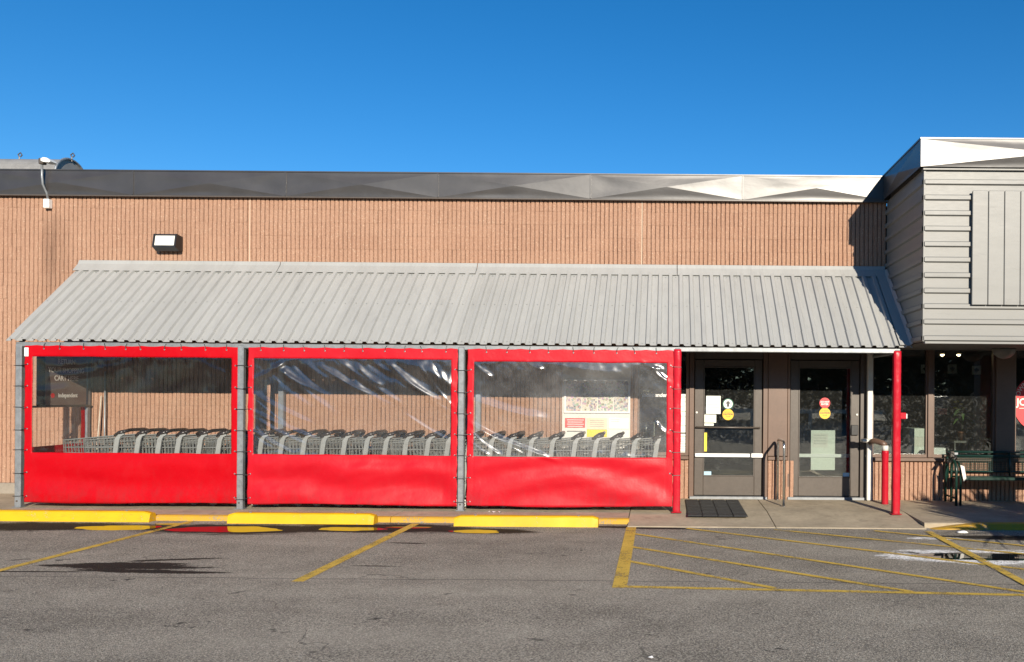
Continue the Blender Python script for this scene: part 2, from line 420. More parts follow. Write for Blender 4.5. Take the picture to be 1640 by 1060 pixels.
# ------------------------------------------------------------------ mesh helpers
def root_loc(o):
    while o.parent is not None: o = o.parent
    return o.location.copy()
class MB:
    def __init__(s): s.v = []; s.f = []
    def add(s, vs, fs):
        b = len(s.v); s.v += [tuple(v) for v in vs]; s.f += [tuple(i+b for i in f) for f in fs]; return s
    def box(s, x0, x1, y0, y1, z0, z1):
        return s.add([(x0, y0, z0), (x1, y0, z0), (x1, y1, z0), (x0, y1, z0), (x0, y0, z1), (x1, y0, z1), (x1, y1, z1), (x0, y1, z1)],
                     [(3, 2, 1, 0), (4, 5, 6, 7), (0, 1, 5, 4), (1, 2, 6, 5), (2, 3, 7, 6), (3, 0, 4, 7)])
    def bbox(s, x0, x1, y0, y1, z0, z1, b=0.006):
        """box with chamfered edges"""
        vs = []; c = ((x0, x1), (y0, y1), (z0, z1)); idx = {}
        for i in (0, 1):
            for j in (0, 1):
                for k in (0, 1):
                    sg = [1 if q == 0 else -1 for q in (i, j, k)]
                    p = [c[0][i], c[1][j], c[2][k]]
                    for ax in range(3):
                        q = [p[a] + (0 if a == ax else sg[a]*b) for a in range(3)]
                        idx[(i, j, k, ax)] = len(vs); vs.append(q)
        fs = []
        for ax in range(3):
            o1, o2 = [a for a in range(3) if a != ax]
            for sd in (0, 1):
                l = []
                for (a, b2) in ((0, 0), (1, 0), (1, 1), (0, 1)):
                    k = [0, 0, 0]; k[ax] = sd; k[o1] = a; k[o2] = b2
                    l.append(idx[(*k, ax)])
                fs.append(l)
        for ax in range(3):
            o1, o2 = [a for a in range(3) if a != ax]
            for a in (0, 1):
                for b2 in (0, 1):
                    k0 = [0, 0, 0]; k1 = [0, 0, 0]
                    k0[o1] = k1[o1] = a; k0[o2] = k1[o2] = b2; k1[ax] = 1
                    fs.append([idx[(*k0, o1)], idx[(*k1, o1)], idx[(*k1, o2)], idx[(*k0, o2)]])
        for i in (0, 1):
            for j in (0, 1):
                for k in (0, 1): fs.append([idx[(i, j, k, 0)], idx[(i, j, k, 1)], idx[(i, j, k, 2)]])
        return s.add(vs, fs)
    def tube(s, pts, r, n=8, cap=True, closed=False):
        pts = [Vector(p) for p in pts]; vs = []; fs = []; m = len(pts); up = None
        for i, p in enumerate(pts):
            a = pts[(i-1) % m] if (closed or i > 0) else p
            b = pts[(i+1) % m] if (closed or i < m-1) else p
            t = (b-a).normalized()
            if up is None:
                up = Vector((0, 0, 1)) if abs(t.z) < 0.9 else Vector((1, 0, 0))
            u = (up - t*up.dot(t))
            u = u.normalized() if u.length > 1e-6 else t.orthogonal().normalized()
            up = u; w = t.cross(u); rr = r[i] if isinstance(r, (list, tuple)) else r
            for k in range(n):
                an = 2*math.pi*(k+0.5)/n
                vs.append(p + (u*math.cos(an) + w*math.sin(an))*rr)
        for i in range(m if closed else m-1):
            for k in range(n):
                i2 = (i+1) % m
                fs.append((i*n+k, i*n+(k+1) % n, i2*n+(k+1) % n, i2*n+k))
        if cap and not closed:
            fs.append(tuple(reversed(range(n)))); fs.append(tuple((m-1)*n+k for k in range(n)))
        return s.add(vs, fs)
    def poly(s, pts):
        return s.add(pts, [tuple(range(len(pts)))])
    def prism(s, prof, fn0, fn1):
        """prof: 2-D outline; fn0/fn1 map (a, b) to the two end planes"""
        n = len(prof)
        return s.add([fn0(*p) for p in prof] + [fn1(*p) for p in prof],
                     [(i, (i+1) % n, n+(i+1) % n, n+i) for i in range(n)] + [tuple(reversed(range(n))), tuple(range(n, 2*n))])
    def lathe(s, prof, c, n=20, axis='z'):
        vs = []; fs = []
        for (r, h) in prof:
            for k in range(n):
                a = 2*math.pi*k/n; u, w = r*math.cos(a), r*math.sin(a)
                vs.append({'z': (c[0]+u, c[1]+w, c[2]+h), 'y': (c[0]+u, c[1]+h, c[2]+w), 'x': (c[0]+h, c[1]+u, c[2]+w)}[axis])
        for i in range(len(prof)-1):
            for k in range(n): fs.append((i*n+k, i*n+(k+1) % n, (i+1)*n+(k+1) % n, (i+1)*n+k))
        fs.append(tuple(reversed(range(n)))); fs.append(tuple((len(prof)-1)*n+k for k in range(n)))
        return s.add(vs, fs)
    def mesh(s, name, mat, smooth=False, off=(0, 0, 0)):
        me = bpy.data.meshes.new(name)
        me.from_pydata([(v[0]-off[0], v[1]-off[1], v[2]-off[2]) for v in s.v], [], s.f)
        me.materials.append(MATS[mat])
        if smooth is True: me.shade_smooth()
        elif smooth: me.set_sharp_from_angle(angle=math.radians(smooth)) if hasattr(me, 'set_sharp_from_angle') else me.shade_smooth()
        me.update()
        return me
    def build(s, name, mat, parent=None, smooth=False, fix=True):
        off = root_loc(parent) if parent is not None else (0, 0, 0)
        me = s.mesh(name, mat, smooth, off)
        if fix:
            import bmesh
            bm = bmesh.new(); bm.from_mesh(me); bmesh.ops.recalc_face_normals(bm, faces=bm.faces); bm.to_mesh(me); bm.free()
        o = bpy.data.objects.new(name, me); COL.objects.link(o); o.parent = parent
        return o
def tag(o, label, cat, group=None):
    o['label'] = label; o['category'] = cat
    if group: o['group'] = group
    return o
def thing(name, loc, label, cat, group=None):
    o = bpy.data.objects.new(name, None); COL.objects.link(o)
    o.location = loc; o.empty_display_size = 0.1
    return tag(o, label, cat, group)
def structure(o): o['kind'] = 'structure'; return o
def box(name, mat, parent, *a, **k): return MB().box(*a).build(name, mat, parent)
def bbox(name, mat, parent, *a, b=0.006): return MB().bbox(*a, b=b).build(name, mat, parent)
def disc(name, mat, parent, c, r, y0, y1, n=28, axis='y'):
    return MB().lathe([(r, 0), (r, y1-y0)], (c[0], y0, c[1]), n, 'y').build(name, mat, parent)
def copy_tree(o, parent=None):
    c = o.copy(); COL.objects.link(c)
    c.parent = parent
    for ch in list(o.children): copy_tree(ch, c)
    return c
def text(name, body, size, mat, parent, origin, xdir=(1, 0, 0), updir=(0, 0, 1), align='LEFT', bold=0.0, shear=0.0, sx=1.0):
    cu = bpy.data.curves.new(name, 'FONT'); cu.body = body; cu.size = size; cu.align_x = align; cu.extrude = 0.0006
    cu.offset = bold; cu.shear = shear
    to = bpy.data.objects.new(name, cu); COL.objects.link(to)
    bpy.context.view_layer.update()
    me = bpy.data.meshes.new_from_object(to.evaluated_get(bpy.context.evaluated_depsgraph_get()))
    bpy.data.objects.remove(to)
    x = Vector(xdir); u = Vector(updir); nrm = x.cross(u); off = root_loc(parent)
    for v in me.vertices:
        v.co = Vector(origin) + x*v.co.x*sx + u*v.co.y + nrm*v.co.z - off
    me.materials.clear(); me.materials.append(MATS[mat])
    o = bpy.data.objects.new(name, me); COL.objects.link(o); o.parent = parent
    return o

ZA = -0.10                                # asphalt level
def zs(Y): return 0.016*Y                 # pavement falls towards the lot

# ------------------------------------------------------------------ ground
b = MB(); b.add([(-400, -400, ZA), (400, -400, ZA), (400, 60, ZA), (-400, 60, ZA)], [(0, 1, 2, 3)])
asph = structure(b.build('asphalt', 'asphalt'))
sw = bpy.data.objects.new('sidewalk', None); COL.objects.link(sw); structure(sw)
xs = [-16.4, -13.2, -10.05, -6.92, -3.62, -0.5, 1.42, 3.36, 5.4, 7.6, 10.0]
for i in range(len(xs)-1):
    a, c = xs[i]+0.006, xs[i+1]-0.006
    apron = -0.6 < xs[i] < 3.3
    yf, zf = (-2.17, ZA+0.012) if apron else (-1.85, zs(-1.85))
    if xs[i] > 3.3: yf, zf = -2.06, zs(-2.0)
    prof = [(0.30, 0.0), (-1.2, zs(-1.2)), (yf+0.015, zf), (yf, zf-0.012), (yf, -0.3), (0.30, -0.3)]
    MB().prism(prof, lambda y, z, a=a: (a, y, z), lambda y, z, c=c: (c, y, z)).build('slab', 'concrete', sw)
box('slab_bed', 'mortar', sw, -16.4, 10, -1.84, 0.29, -0.3, -0.11)
# painted kerbs
kb = bpy.data.objects.new('kerb', None); COL.objects.link(kb); structure(kb)
for (a, c) in ((-16.4, -10.05), (-10.05, -6.92), (-6.92, -3.62), (-3.62, -0.48)):
    prof = [(-1.853, zs(-1.85)+0.001), (-1.925, zs(-1.85)-0.001), (-1.945, zs(-1.85)-0.018), (-1.955, -0.3), (-1.853, -0.3)]
    MB().prism(prof, lambda y, z, a=a: (a+0.004, y, z), lambda y, z, c=c: (c-0.004, y, z)).build('kerb_stone', 'yellow_kerb', kb)
st = [(3.42, 0.0), (3.75, 0.05), (4.1, 0.085), (5.2, 0.09), (6.6, 0.09), (10, 0.09)]
b = MB()
for (x, h) in st:
    b.v += [(x, -2.065, -0.3), (x, -2.065, ZA+h), (x, -2.16, ZA+h-0.004), (x, -2.185, ZA+h-0.02), (x, -2.20, -0.3)]
for i in range(len(st)-1):
    for k in range(5): b.f.append((i*5+k, i*5+(k+1) % 5, (i+1)*5+(k+1) % 5, (i+1)*5+k))
b.f += [(0, 1, 2, 3, 4), tuple(25+k for k in range(5))]
b.build('kerb_stone', 'yellow_kerb', kb)

# painted lines
road = bpy.data.objects.new('painted_markings', None); COL.objects.link(road); structure(road)
def line(p, q, w=0.10, zo=0.004):
    a = Vector((*gp(*p), 0)); c = Vector((*gp(*q), 0)); d = (c-a).normalized(); n = Vector((-d.y, d.x, 0))*w/2
    pts = [a-n, c-n, c+n, a+n]
    MB().poly([(v.x, v.y, ZA+zo) for v in pts]).build('painted_line', 'yellow_line', road)
line((308, 834), (-20, 918), 0.095); line((666, 838), (476, 931), 0.11)
line((1011, 844), (992, 941), 0.13); line((988, 939), (1700, 954), 0.075, 0.0052)
for k, (p, q) in enumerate((((1005, 898), (1242, 942)), ((1008, 875), (1462, 948)), ((1012, 854), (1700, 957)),
             ((1100, 846), (1700, 919)), ((1240, 848), (1700, 893)), ((1400, 850), (1700, 880)))):
    line(p, q, 0.070, 0.0064+0.0006*k)
line((1486, 851), (1700, 966), 0.095, 0.0108)

# puddles
def puddle(name, x, y, a, bb, seed, label):
    cx, cy = gp(x, y); rnd = random.Random(seed); ph = [rnd.uniform(0, 6.28) for _ in range(6)]
    pts = []
    for k in range(72):
        t = 2*math.pi*k/72
        r = 1 + 0.10*math.sin(2*t+ph[0]) + 0.07*math.sin(3*t+ph[1]) + 0.05*math.sin(5*t+ph[2]) + 0.03*math.sin(9*t+ph[3]) + 0.02*math.sin(14*t+ph[4])
        pts.append((cx+a*r*math.cos(t), cy+bb*r*math.sin(t), ZA+0.0022))
    o = MB().poly(pts).build(name, 'water'); o['kind'] = 'structure'; o['label'] = label
    return o
puddle('puddle', 190, 844.5, 0.46, 0.20, 1, 'shallow puddle in front of the left wheel stop')
puddle('puddle', 275, 838.5, 0.22, 0.07, 2, 'thin puddle beside the end of the left wheel stop')
puddle('puddle', 361, 847, 0.62, 0.235, 3, 'puddle reflecting red and yellow before the middle wheel stop')
puddle('puddle', 562, 846.5, 0.38, 0.15, 4, 'puddle before the right end of the middle wheel stop')
puddle('puddle', 655, 844, 0.32, 0.06, 6, 'thin puddle between two wheel stops')
puddle('puddle', 762, 850.5, 0.32, 0.12, 5, 'small puddle before the right wheel stop')
puddle('puddle', 1580, 891, 0.72, 0.205, 8, 'dark white-rimmed puddle on the hatched markings')

# wheel stops
def stop(x0, x1, y, label):
    a = gp(x0, y); c = gp(x1, y); Y = (a[1]+c[1])/2; X0, X1 = a[0], c[0]
    r = thing('wheel_stop', ((X0+X1)/2, Y+0.07, ZA), label, 'wheel stop', 'yellow wheel stops along the kerb')
    n = 26; b = MB()
    prof = [(0.0, 0.0), (0.028, 0.118), (0.045, 0.132), (0.125, 0.132), (0.142, 0.118), (0.17, 0.0)]
    for i in range(n+1):
        t = i/n; x = X0 + (X1-X0)*t; e = 0.022 if i in (0, n) else 0
        for (yy, z) in prof:
            j = 0.004*noise.noise(Vector((x*5, yy*20, z*20+x0)))
            b.v.append((x, Y+yy+j, ZA+0.001+max(0, z-e*(z > 0.05)+j*(z > 0))))
    m = len(prof)
    for i in range(n):
        for k in range(m): b.f.append((i*m+k, i*m+(k+1) % m, (i+1)*m+(k+1) % m, (i+1)*m+k))
    b.f += [tuple(range(m)), tuple(n*m+k for k in range(m))]
    b.build('concrete_bar', 'yellow_stop', r)
    for t in (0.14, 0.86):
        xx = X0+(X1-X0)*t
        MB().lathe([(0.016, 0), (0.016, 0.008), (0.008, 0.012)], (xx, Y+0.085, ZA+0.13), 10).build('anchor_bolt', 'galvanised', r)
stop(-70, 243, 834.5, 'yellow concrete wheel stop in front of the left red curtain')
stop(360, 600, 838.5, 'yellow concrete wheel stop in front of the middle red curtain')
stop(725, 958, 843.0, 'yellow concrete wheel stop in front of the right red curtain')

# ------------------------------------------------------------------ the shop building
shop = thing('store_building', (0, 0, 0), 'tan fluted block supermarket with dark faceted parapet and glass doors', 'building')
wall = MB()
wall.box(-16.4, -0.47, 0.028, 0.30, 0.0, 4.62)
wall.box(-0.47, 3.40, 0.028, 0.30, 2.60, 4.62)
wall.box(-0.47, 0.345, 0.028, 0.18, -0.02, 0.59)
wall.box(1.575, 1.88, 0.028, 0.18, -0.02, 0.59)
wall.box(3.10, 9.0, 0.028, 0.18, -0.02, 0.59)
wall_o = wall.build('block_wall', 'mortar', shop)
# fluted split-face blocks, 406 x 203 mm, six flutes each
BW, BH = 0.4064, 0.2032
def block_mesh(nribs, seed):
    rnd = random.Random(seed); b = MB(); p = 0.4064/6
    prof = []
    for i in range(nribs):
        x = i*p; d = rnd.uniform(-0.003, 0.003)
        prof += [(x+0.001, 0.0), (x+0.004, 0.0), (x+0.008, -0.020+d), (x+0.015, -0.026+d), (x+p-0.012, -0.026+d), (x+p-0.005, -0.020+d), (x+p-0.001, 0.0)]
    n = len(prof)
    for k, z in enumerate((0.0007, BH-0.0007)):
        for (x, y) in prof: b.v.append((x + rnd.uniform(-0.0012, 0.0012), y + 0.028 + (rnd.uniform(-0.002, 0.002) if y < 0 else 0), z))
    for i in range(n-1): b.f.append((i, i+1, n+i+1, n+i))
    b.f.append(tuple(reversed(range(n)))); b.f.append(tuple(range(n, 2*n)))
    return b
fullB = [block_mesh(6, s) for s in range(8)]
full_me = [q.mesh('block', 'block') for q in fullB]
halfB = [block_mesh(3, 50+s) for s in range(3)]
half_me = [q.mesh('block', 'block') for q in halfB]
rest = MB(); nblk = 0
placed = []
def lay(x0, x1, z0, n0, n1):
    for n in range(n0, n1):
        z = z0 + n*BH; x = x0; first = n % 2
        while x < x1-0.05:
            half = first and abs(x-x0) < 1e-6
            w = BW/2 if half or x1-x < BW-0.05 else BW
            placed.append((x, z, w)); x += w
            first = 0 if half else first
plinth_h = 0.16
lay(-16.3, -0.47, plinth_h, 0, 22)
lay(-0.47, 3.35, plinth_h, 12, 22)
lay(-0.47, 0.30, -0.012, 0, 3); lay(1.577, 1.86, -0.012, 0, 3); lay(3.10, 7.6, -0.012, 0, 3)
def blk_score(q):
    x, z, w = q
    if x < -10.75 or (x > 5.6 and z < 1): return -1
    if -9.2 < x < 3.4 and 1.62 < z < 3.42: return -1
    if z > 3.38: return 3
    if z < 0.7 and x > -0.6: return 2
    if x < -9.1: return 2.5
    if 0.9 < z < 1.62: return 1 + w
    return 0
order = sorted(range(len(placed)), key=lambda i: -blk_score(placed[i]))
single = set(order[:300])
for i, (x, z, w) in enumerate(placed):
    full = w > 0.3
    jx = 0.004*noise.noise(Vector((z*9.1, 3.3, 0.5)))
    if i in single:
        o = bpy.data.objects.new('block', random.choice(full_me if full else half_me)); COL.objects.link(o)
        o.parent = wall_o; o.location = (x+jx, random.uniform(-0.0015, 0.0015), z)
    else:
        q = random.choice(fullB if full else halfB)
        rest.add([(v[0]+x+jx, v[1], v[2]+z) for v in q.v], q.f)
ro = rest.build('block_field', 'block', wall_o, fix=False); ro['kind'] = 'stuff'
bbox('plinth', 'plinth', shop, -16.4, -0.48, -0.035, 0.03, -0.02, 0.158, b=0.008)
for xp in (399, 1028):
    X = px(xp, 380, -0.02)[0]
    box('sealant_joint', 'sealant', shop, X-0.006, X+0.006, -0.003, 0.02, 3.3, 4.62)
# roof, back and interior shell
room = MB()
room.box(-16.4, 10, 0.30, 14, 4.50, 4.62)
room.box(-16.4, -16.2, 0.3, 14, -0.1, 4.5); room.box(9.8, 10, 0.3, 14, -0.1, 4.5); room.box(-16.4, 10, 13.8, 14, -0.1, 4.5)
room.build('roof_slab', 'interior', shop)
box('interior_floor', 'interior_floor', shop, -3, 9.8, 0.19, 7, -0.02, 0.012)
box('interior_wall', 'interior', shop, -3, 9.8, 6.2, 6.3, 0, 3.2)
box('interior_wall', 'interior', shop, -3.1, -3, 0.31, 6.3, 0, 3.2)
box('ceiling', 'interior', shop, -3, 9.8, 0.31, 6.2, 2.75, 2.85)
# lintel over the doors and windows
box('lintel', 'dark_bronze', shop, -0.47, 9.0, 0.02, 0.25, 2.42, 2.598)

# parapet fascia: pressed metal bays, each a four-sided pyramid
fas = MB().box(-16.4, 3.39, -0.015, 0.3, 4.63, 4.94).build('parapet', 'dark_bronze', shop)
ZB, ZT, YF = 4.615, 4.985, -0.07
def bay(p00, p10, p11, p01, out, parent, c=0.024, n=10):
    """quad with corners (low a, low b, top b, top a), folded out to a point in the middle"""
    p00, p10, p11, p01 = map(Vector, (p00, p10, p11, p01)); out = Vector(out)
    b = MB()
    cen = (p00+p10+p11+p01)/4 + out*c
    def tri(a, d, e):
        N = 8; ids = {}
        nrm = out
        for i in range(N+1):
            for j in range(N+1-i):
                u, v = i/N, j/N
                q = a + (d-a)*u + (e-a)*v
                w = min(u, v, 1-u-v)
                q = q + nrm*(0.012*w*3*noise.noise(q*1.7) - 0.006*w*3)
                ids[(i, j)] = len(b.v); b.v.append(tuple(q))
        for i in range(N):
            for j in range(N-i):
                b.f.append((ids[(i, j)], ids[(i+1, j)], ids[(i, j+1)]))
                if i+j < N-1: b.f.append((ids[(i+1, j)], ids[(i+1, j+1)], ids[(i, j+1)]))
    tri(p00, p10, cen); tri(p10, p11, cen); tri(p11, p01, cen); tri(p01, p00, cen)
    return b.build('fascia_panel', 'fascia', parent, True, fix=False)
seams = [-15.35, -12.99, -10.63, -8.28, -5.92, -3.565, -1.205, 1.15, 3.42]
for i in range(len(seams)-1):
    a, c = seams[i]+0.002, seams[i+1]-0.002
    bay((a, YF, ZB), (c, YF, ZB), (c, YF, ZT), (a, YF, ZT), (0, -1, 0), fas)
    box('seam_strip', 'fascia', fas, c-0.010, c+0.014, YF-0.010, YF+0.03, ZB+0.004, ZT-0.004)
box('coping', 'fascia', fas, -16.4, 3.40, YF-0.012, 0.32, ZT, ZT+0.018)
box('drip_edge', 'dark_bronze', fas, -16.4, 3.40, YF-0.004, 0.0, ZB-0.02, ZB-0.002)

# ---- overhanging clad block on the right
OX, OY, OZ0 = 3.40, -1.84, 2.345
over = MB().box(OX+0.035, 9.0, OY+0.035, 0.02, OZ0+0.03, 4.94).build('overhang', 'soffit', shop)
def siding(z0, z1):
    pr = []; z = z0; p = 0.206
    while z < z1:
        for (dz, d) in ((0.0, 0.0), (0.016, 0.030), (0.066, 0.030), (0.082, 0.0)):
            if z+dz <= z1: pr.append((z+dz, d))
        z += p
    pr.append((z1, 0.0))
    return pr
pr = siding(OZ0, 4.625)
def sheet(name, fa, fb, parent, mat='siding_paint'):
    b = MB(); n = len(pr)
    for (z, d) in pr: b.v.append(fa(z, d))
    for (z, d) in pr: b.v.append(fb(z, d))
    for i in range(n-1): b.f.append((i, i+1, n+i+1, n+i))
    return b.build(name, mat, parent)
xa = [OX, 5.02, 7.0, 9.0]
for i in range(3):
    sheet('siding_sheet', lambda z, d, x=xa[i]: (x-(0.0 if i else 0.0), OY-d-(0.0012*i), z), lambda z, d, x=xa[i+1]: (x+0.02, OY-d-(0.0012*i), z), over)
sheet('siding_sheet', lambda z, d: (OX-d, OY, z), lambda z, d: (OX-d, 0.0, z), over)
box('corner_trim', 'siding_paint', over, OX-0.012, OX+0.012, OY-0.012, OY+0.012, OZ0, 4.62)
box('bottom_trim', 'siding_paint', over, OX+0.014, 9.0, OY-0.034, OY+0.03, OZ0-0.03, OZ0-0.002)
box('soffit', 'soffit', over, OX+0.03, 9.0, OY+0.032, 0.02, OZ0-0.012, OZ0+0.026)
OF = 0.075
for (a, c) in ((OX-OF, 6.86), (6.87, 9.2)):
    bay((a, OY-OF, 4.63), (c, OY-OF, 4.63), (c, OY-OF, ZT+0.01), (a, OY-OF, ZT+0.01), (0, -1, 0), over, 0.034)
bay((OX-OF, 0.0, 4.63), (OX-OF, OY-OF, 4.63), (OX-OF, OY-OF, ZT+0.01), (OX-OF, 0.0, ZT+0.01), (-1, 0, 0), over, 0.03)
box('coping', 'fascia', over, OX-OF-0.01, 9.2, OY-OF-0.01, 0.3, ZT+0.010, ZT+0.03)
box('flashing', 'siding_paint', over, OX-0.03, 9.0, OY-0.045, OY+0.03, 4.60, 4.628)
# blank boarded sign face
SX0, SZ1 = px(1557, 306, OY-0.06); SZ0 = px(1557, 489, OY-0.06)[1]
sg = MB().box(SX0+0.01, 7.6, OY-0.055, OY-0.026, SZ0+0.01, SZ1-0.01).build('sign_backing', 'siding_paint', over)
x = SX0; k = 0
while x < 7.5:
    w = 0.212
    bbox('board', 'siding_paint', sg, x+0.003, x+w-0.003, OY-0.075-0.001*(k % 3), OY-0.056, SZ0, SZ1, b=0.006); x += w; k += 1
# column that carries the overhang, just right of the picture
colm = bbox('support_column', 'brown_metal', shop, 5.50, 5.84, -1.80, -1.48, zs(-1.7), OZ0-0.012, b=0.01)

# ---- shop windows
def window(name, x0, x1, z0, z1, parent, fw=0.045, mull=()):
    b = MB(); Y0, Y1 = 0.03, 0.11
    b.box(x0, x1, Y0, Y1, z0, z0+fw); b.box(x0, x1, Y0, Y1, z1-fw, z1)
    b.box(x0, x0+fw, Y0+0.001, Y1-0.001, z0+fw, z1-fw); b.box(x1-fw, x1, Y0+0.001, Y1-0.001, z0+fw, z1-fw)
    w = b.build(name, 'brown_metal', parent)
    box('pane', 'glass', w, x0+fw-0.004, x1-fw+0.004, 0.066, 0.074, z0+fw-0.004, z1-fw+0.004)
    return w
WZ0, WZ1 = 0.665, 2.42
w0 = window('window', -0.47, 0.345, WZ0, WZ1, shop)
w1 = window('window', 3.18, 4.085, WZ0, WZ1, shop)
w2 = window('window', 4.125, 5.13, WZ0, WZ1, shop)
w3 = window('window', 5.40, 7.6, WZ0, WZ1, shop)
bbox('mullion', 'brown_metal', shop, 4.065, 4.145, 0.0, 0.031, WZ0, WZ1, b=0.004)
bbox('mullion', 'brown_metal', shop, 5.12, 5.42, -0.005, 0.12, WZ0, WZ1, b=0.006)
for (a, c) in ((-0.47, 0.345), (3.12, 7.6)):
    bbox('sill', 'brown_metal', shop, a, c, -0.055, 0.14, 0.605, 0.662, b=0.008)
text('lettering', 'independent', 0.085, 'white_plastic', w0, (-0.385, 0.063, 1.575), bold=0.002, shear=0.18)
bbox('display_case', 'board_white', w0, -0.42, -0.19, 0.14, 0.30, 0.7, 1.17)
box('case_picture', 'flyer1', w0, -0.40, -0.315, 0.134, 0.138, 0.90, 1.06)
box('case_picture', 'flyer2', w0, -0.295, -0.21, 0.134, 0.138, 0.90, 1.06)
# notices in the narrow window
for (a, z0, z1) in (((0.215, 0.325), 1.02, 1.62), ((0.205, 0.335), 0.70, 1.0)):
    nn = box('notice', 'paper', w0, a[0], a[1], 0.056, 0.064, z0, z1)
    for k in range(7):
        zz = z1-0.05-k*(z1-z0)/8
        box('print_line', 'ink_grey' if k % 3 else 'sticker_green', w0, a[0]+0.012, a[1]-0.012-0.02*(k % 3), 0.0545, 0.0558, zz, zz+0.008)

# ---- doors
def door(name, x0, x1, label, gx0, gx1, gz0, gz1, ztop):
    Y0, Y1 = 0.045, 0.09; z0 = 0.045
    b = MB()
    b.bbox(x0, gx0, Y0, Y1, z0, ztop); b.bbox(gx1, x1, Y0, Y1, z0, ztop)
    b.bbox(gx0, gx1, Y0+0.001, Y1-0.001, z0, gz0); b.bbox(gx0, gx1, Y0+0.001, Y1-0.001, gz1, ztop)
    for (a, c, d, e) in ((gx0, gx0+0.014, gz0, gz1), (gx1-0.014, gx1, gz0, gz1)): b.box(a, c, Y0-0.006, Y0+0.01, d, e)
    for (d, e) in ((gz0, gz0+0.014), (gz1-0.014, gz1)): b.box(gx0+0.014, gx1-0.014, Y0-0.006, Y0+0.01, d, e)
    o = b.build(name, 'dark_bronze', shop); o['label'] = label
    box('pane', 'glass', o, gx0-0.003, gx1+0.003, 0.063, 0.070, gz0-0.003, gz1+0.003)
    return o
d1 = door('door', 0.435, 1.488, 'left glass door with a white arrow sticker and push bar', 0.575, 1.37, 0.345, 2.05, 2.16)
d2 = door('door', 1.925, 3.005, 'right glass door with a red round sticker', 2.06, 2.875, 0.335, 2.05, 2.16)
def frame_post(x0, x1, z0=0.0, z1=2.42, m='brown_metal', y0=0.0): return bbox('door_frame', m, shop, x0, x1, y0, 0.14, z0, z1, b=0.004)
frame_post(0.352, 0.425); frame_post(1.50, 1.572); frame_post(1.882, 1.917); frame_post(3.012, 3.095, m='dark_bronze')
bbox('transom', 'dark_bronze', shop, 0.43, 1.497, 0.03, 0.13, 2.175, 2.418, b=0.004)
bbox('transom', 'dark_bronze', shop, 1.92, 3.01, 0.03, 0.13, 2.175, 2.418, b=0.004)
bbox('door_sill', 'galvanised', shop, 0.36, 1.57, -0.03, 0.16, -0.01, 0.036, b=0.006)
bbox('door_sill', 'galvanised', shop, 1.885, 3.09, -0.03, 0.16, -0.01, 0.036, b=0.006)
pn = bbox('wall_panel', 'brown_metal', shop, 1.576, 1.878, -0.004, 0.06, 0.665, 2.418, b=0.006)
bbox('sill', 'brown_metal', shop, 1.576, 1.878, -0.03, 0.028, 0.605, 0.66, b=0.006)
# door furniture
MB().bbox(0.445, 1.30, 0.0, 0.04, 0.645, 0.70).build('push_bar', 'white_plastic', d1)
MB().bbox(1.32, 1.497, -0.004, 0.04, 0.64, 0.705).build('push_bar_end', 'white_plastic', d1)
MB().tube([(0.455, 0.012, 1.105), (1.455, 0.012, 1.105)], 0.014, 8).bbox(0.452, 0.475, 0.012, 0.044, 1.09, 1.12).bbox(1.435, 1.458, 0.012, 0.044, 1.09, 1.12).build('pull_bar', 'dark_bronze', d1, True)
MB().bbox(2.065, 2.87, 0.085, 0.13, 0.645, 0.70).build('push_bar', 'white_plastic', d2)
MB().bbox(2.875, 2.985, 0.01, 0.045, 1.0, 1.16).build('lock_plate', 'black_plastic', d2)
for (d, x, z) in ((d1, 0.468, 1.335), (d2, 2.968, 1.32)):
    MB().lathe([(0.016, 0), (0.016, -0.012), (0.009, -0.014)], (x, 0.044, z), 12, 'y').build('lock_cylinder', 'lens_white', d)
GY = 0.061
def dpaper(d, x0, y0, x1, y1, mat='paper', lines=0, y=GY):
    a = px(x0, y0, y); c = px(x1, y1, y)
    o = box('paper_notice' if mat == 'paper' else 'sticker', mat, d, a[0], c[0], y-0.0025, y, c[1], a[1])
    for k in range(lines):
        zz = a[1]-(k+1.2)*(a[1]-c[1])/(lines+1.5)
        box('print_line', 'ink_grey', d, a[0]+0.02, c[0]-0.02-0.03*((k*7) % 3)/2, y-0.0038, y-0.0027, zz, zz+0.006)
    return a, c
dpaper(d1, 1131, 633, 1154, 662, 'paper', 5); dpaper(d1, 1128, 663, 1147, 676, 'paper', 3); dpaper(d1, 1128, 677, 1143, 681, 'paper', 1)
dpaper(d1, 1127, 692, 1132, 722, 'notice_yellow'); dpaper(d1, 1127.5, 754, 1139, 761, 'sticker_blue')
a, c = dpaper(d2, 1299, 688, 1337, 752, 'paper', 0, 0.10)
bx = MB(); bx.box(a[0]+0.02, c[0]-0.11, 0.094, 0.0965, a[1]-0.27, a[1]-0.05); bx.build('print_block', 'board_white', d2)
for k in range(4): box('print_line', 'ink_grey', d2, a[0]+0.04, c[0]-0.14, 0.0925, 0.0935, a[1]-0.08-0.045*k, a[1]-0.074-0.045*k)
box('sticker', 'sticker_blue', d2, 2.76, 2.86, GY-0.0025, GY, 0.352, 0.41)
def rdot(d, x, y, r, mat): 
    p = px(x, y, GY); return disc('sticker', mat, d, p, r, GY-0.003, GY), p
_, p = rdot(d1, 1166, 646, 0.083, 'sticker_green')
disc('sticker_face', 'white_plastic', d1, p, 0.070, GY-0.0045, GY-0.0032)
MB().prism([(0, 0.052), (0.045, 0.004), (0.018, 0.004), (0.018, -0.045), (-0.018, -0.045), (-0.018, 0.004), (-0.045, 0.004)],
           lambda u, v: (p[0]+u, GY-0.0060, p[1]+v), lambda u, v: (p[0]+u, GY-0.0047, p[1]+v)).build('arrow', 'ink', d1)
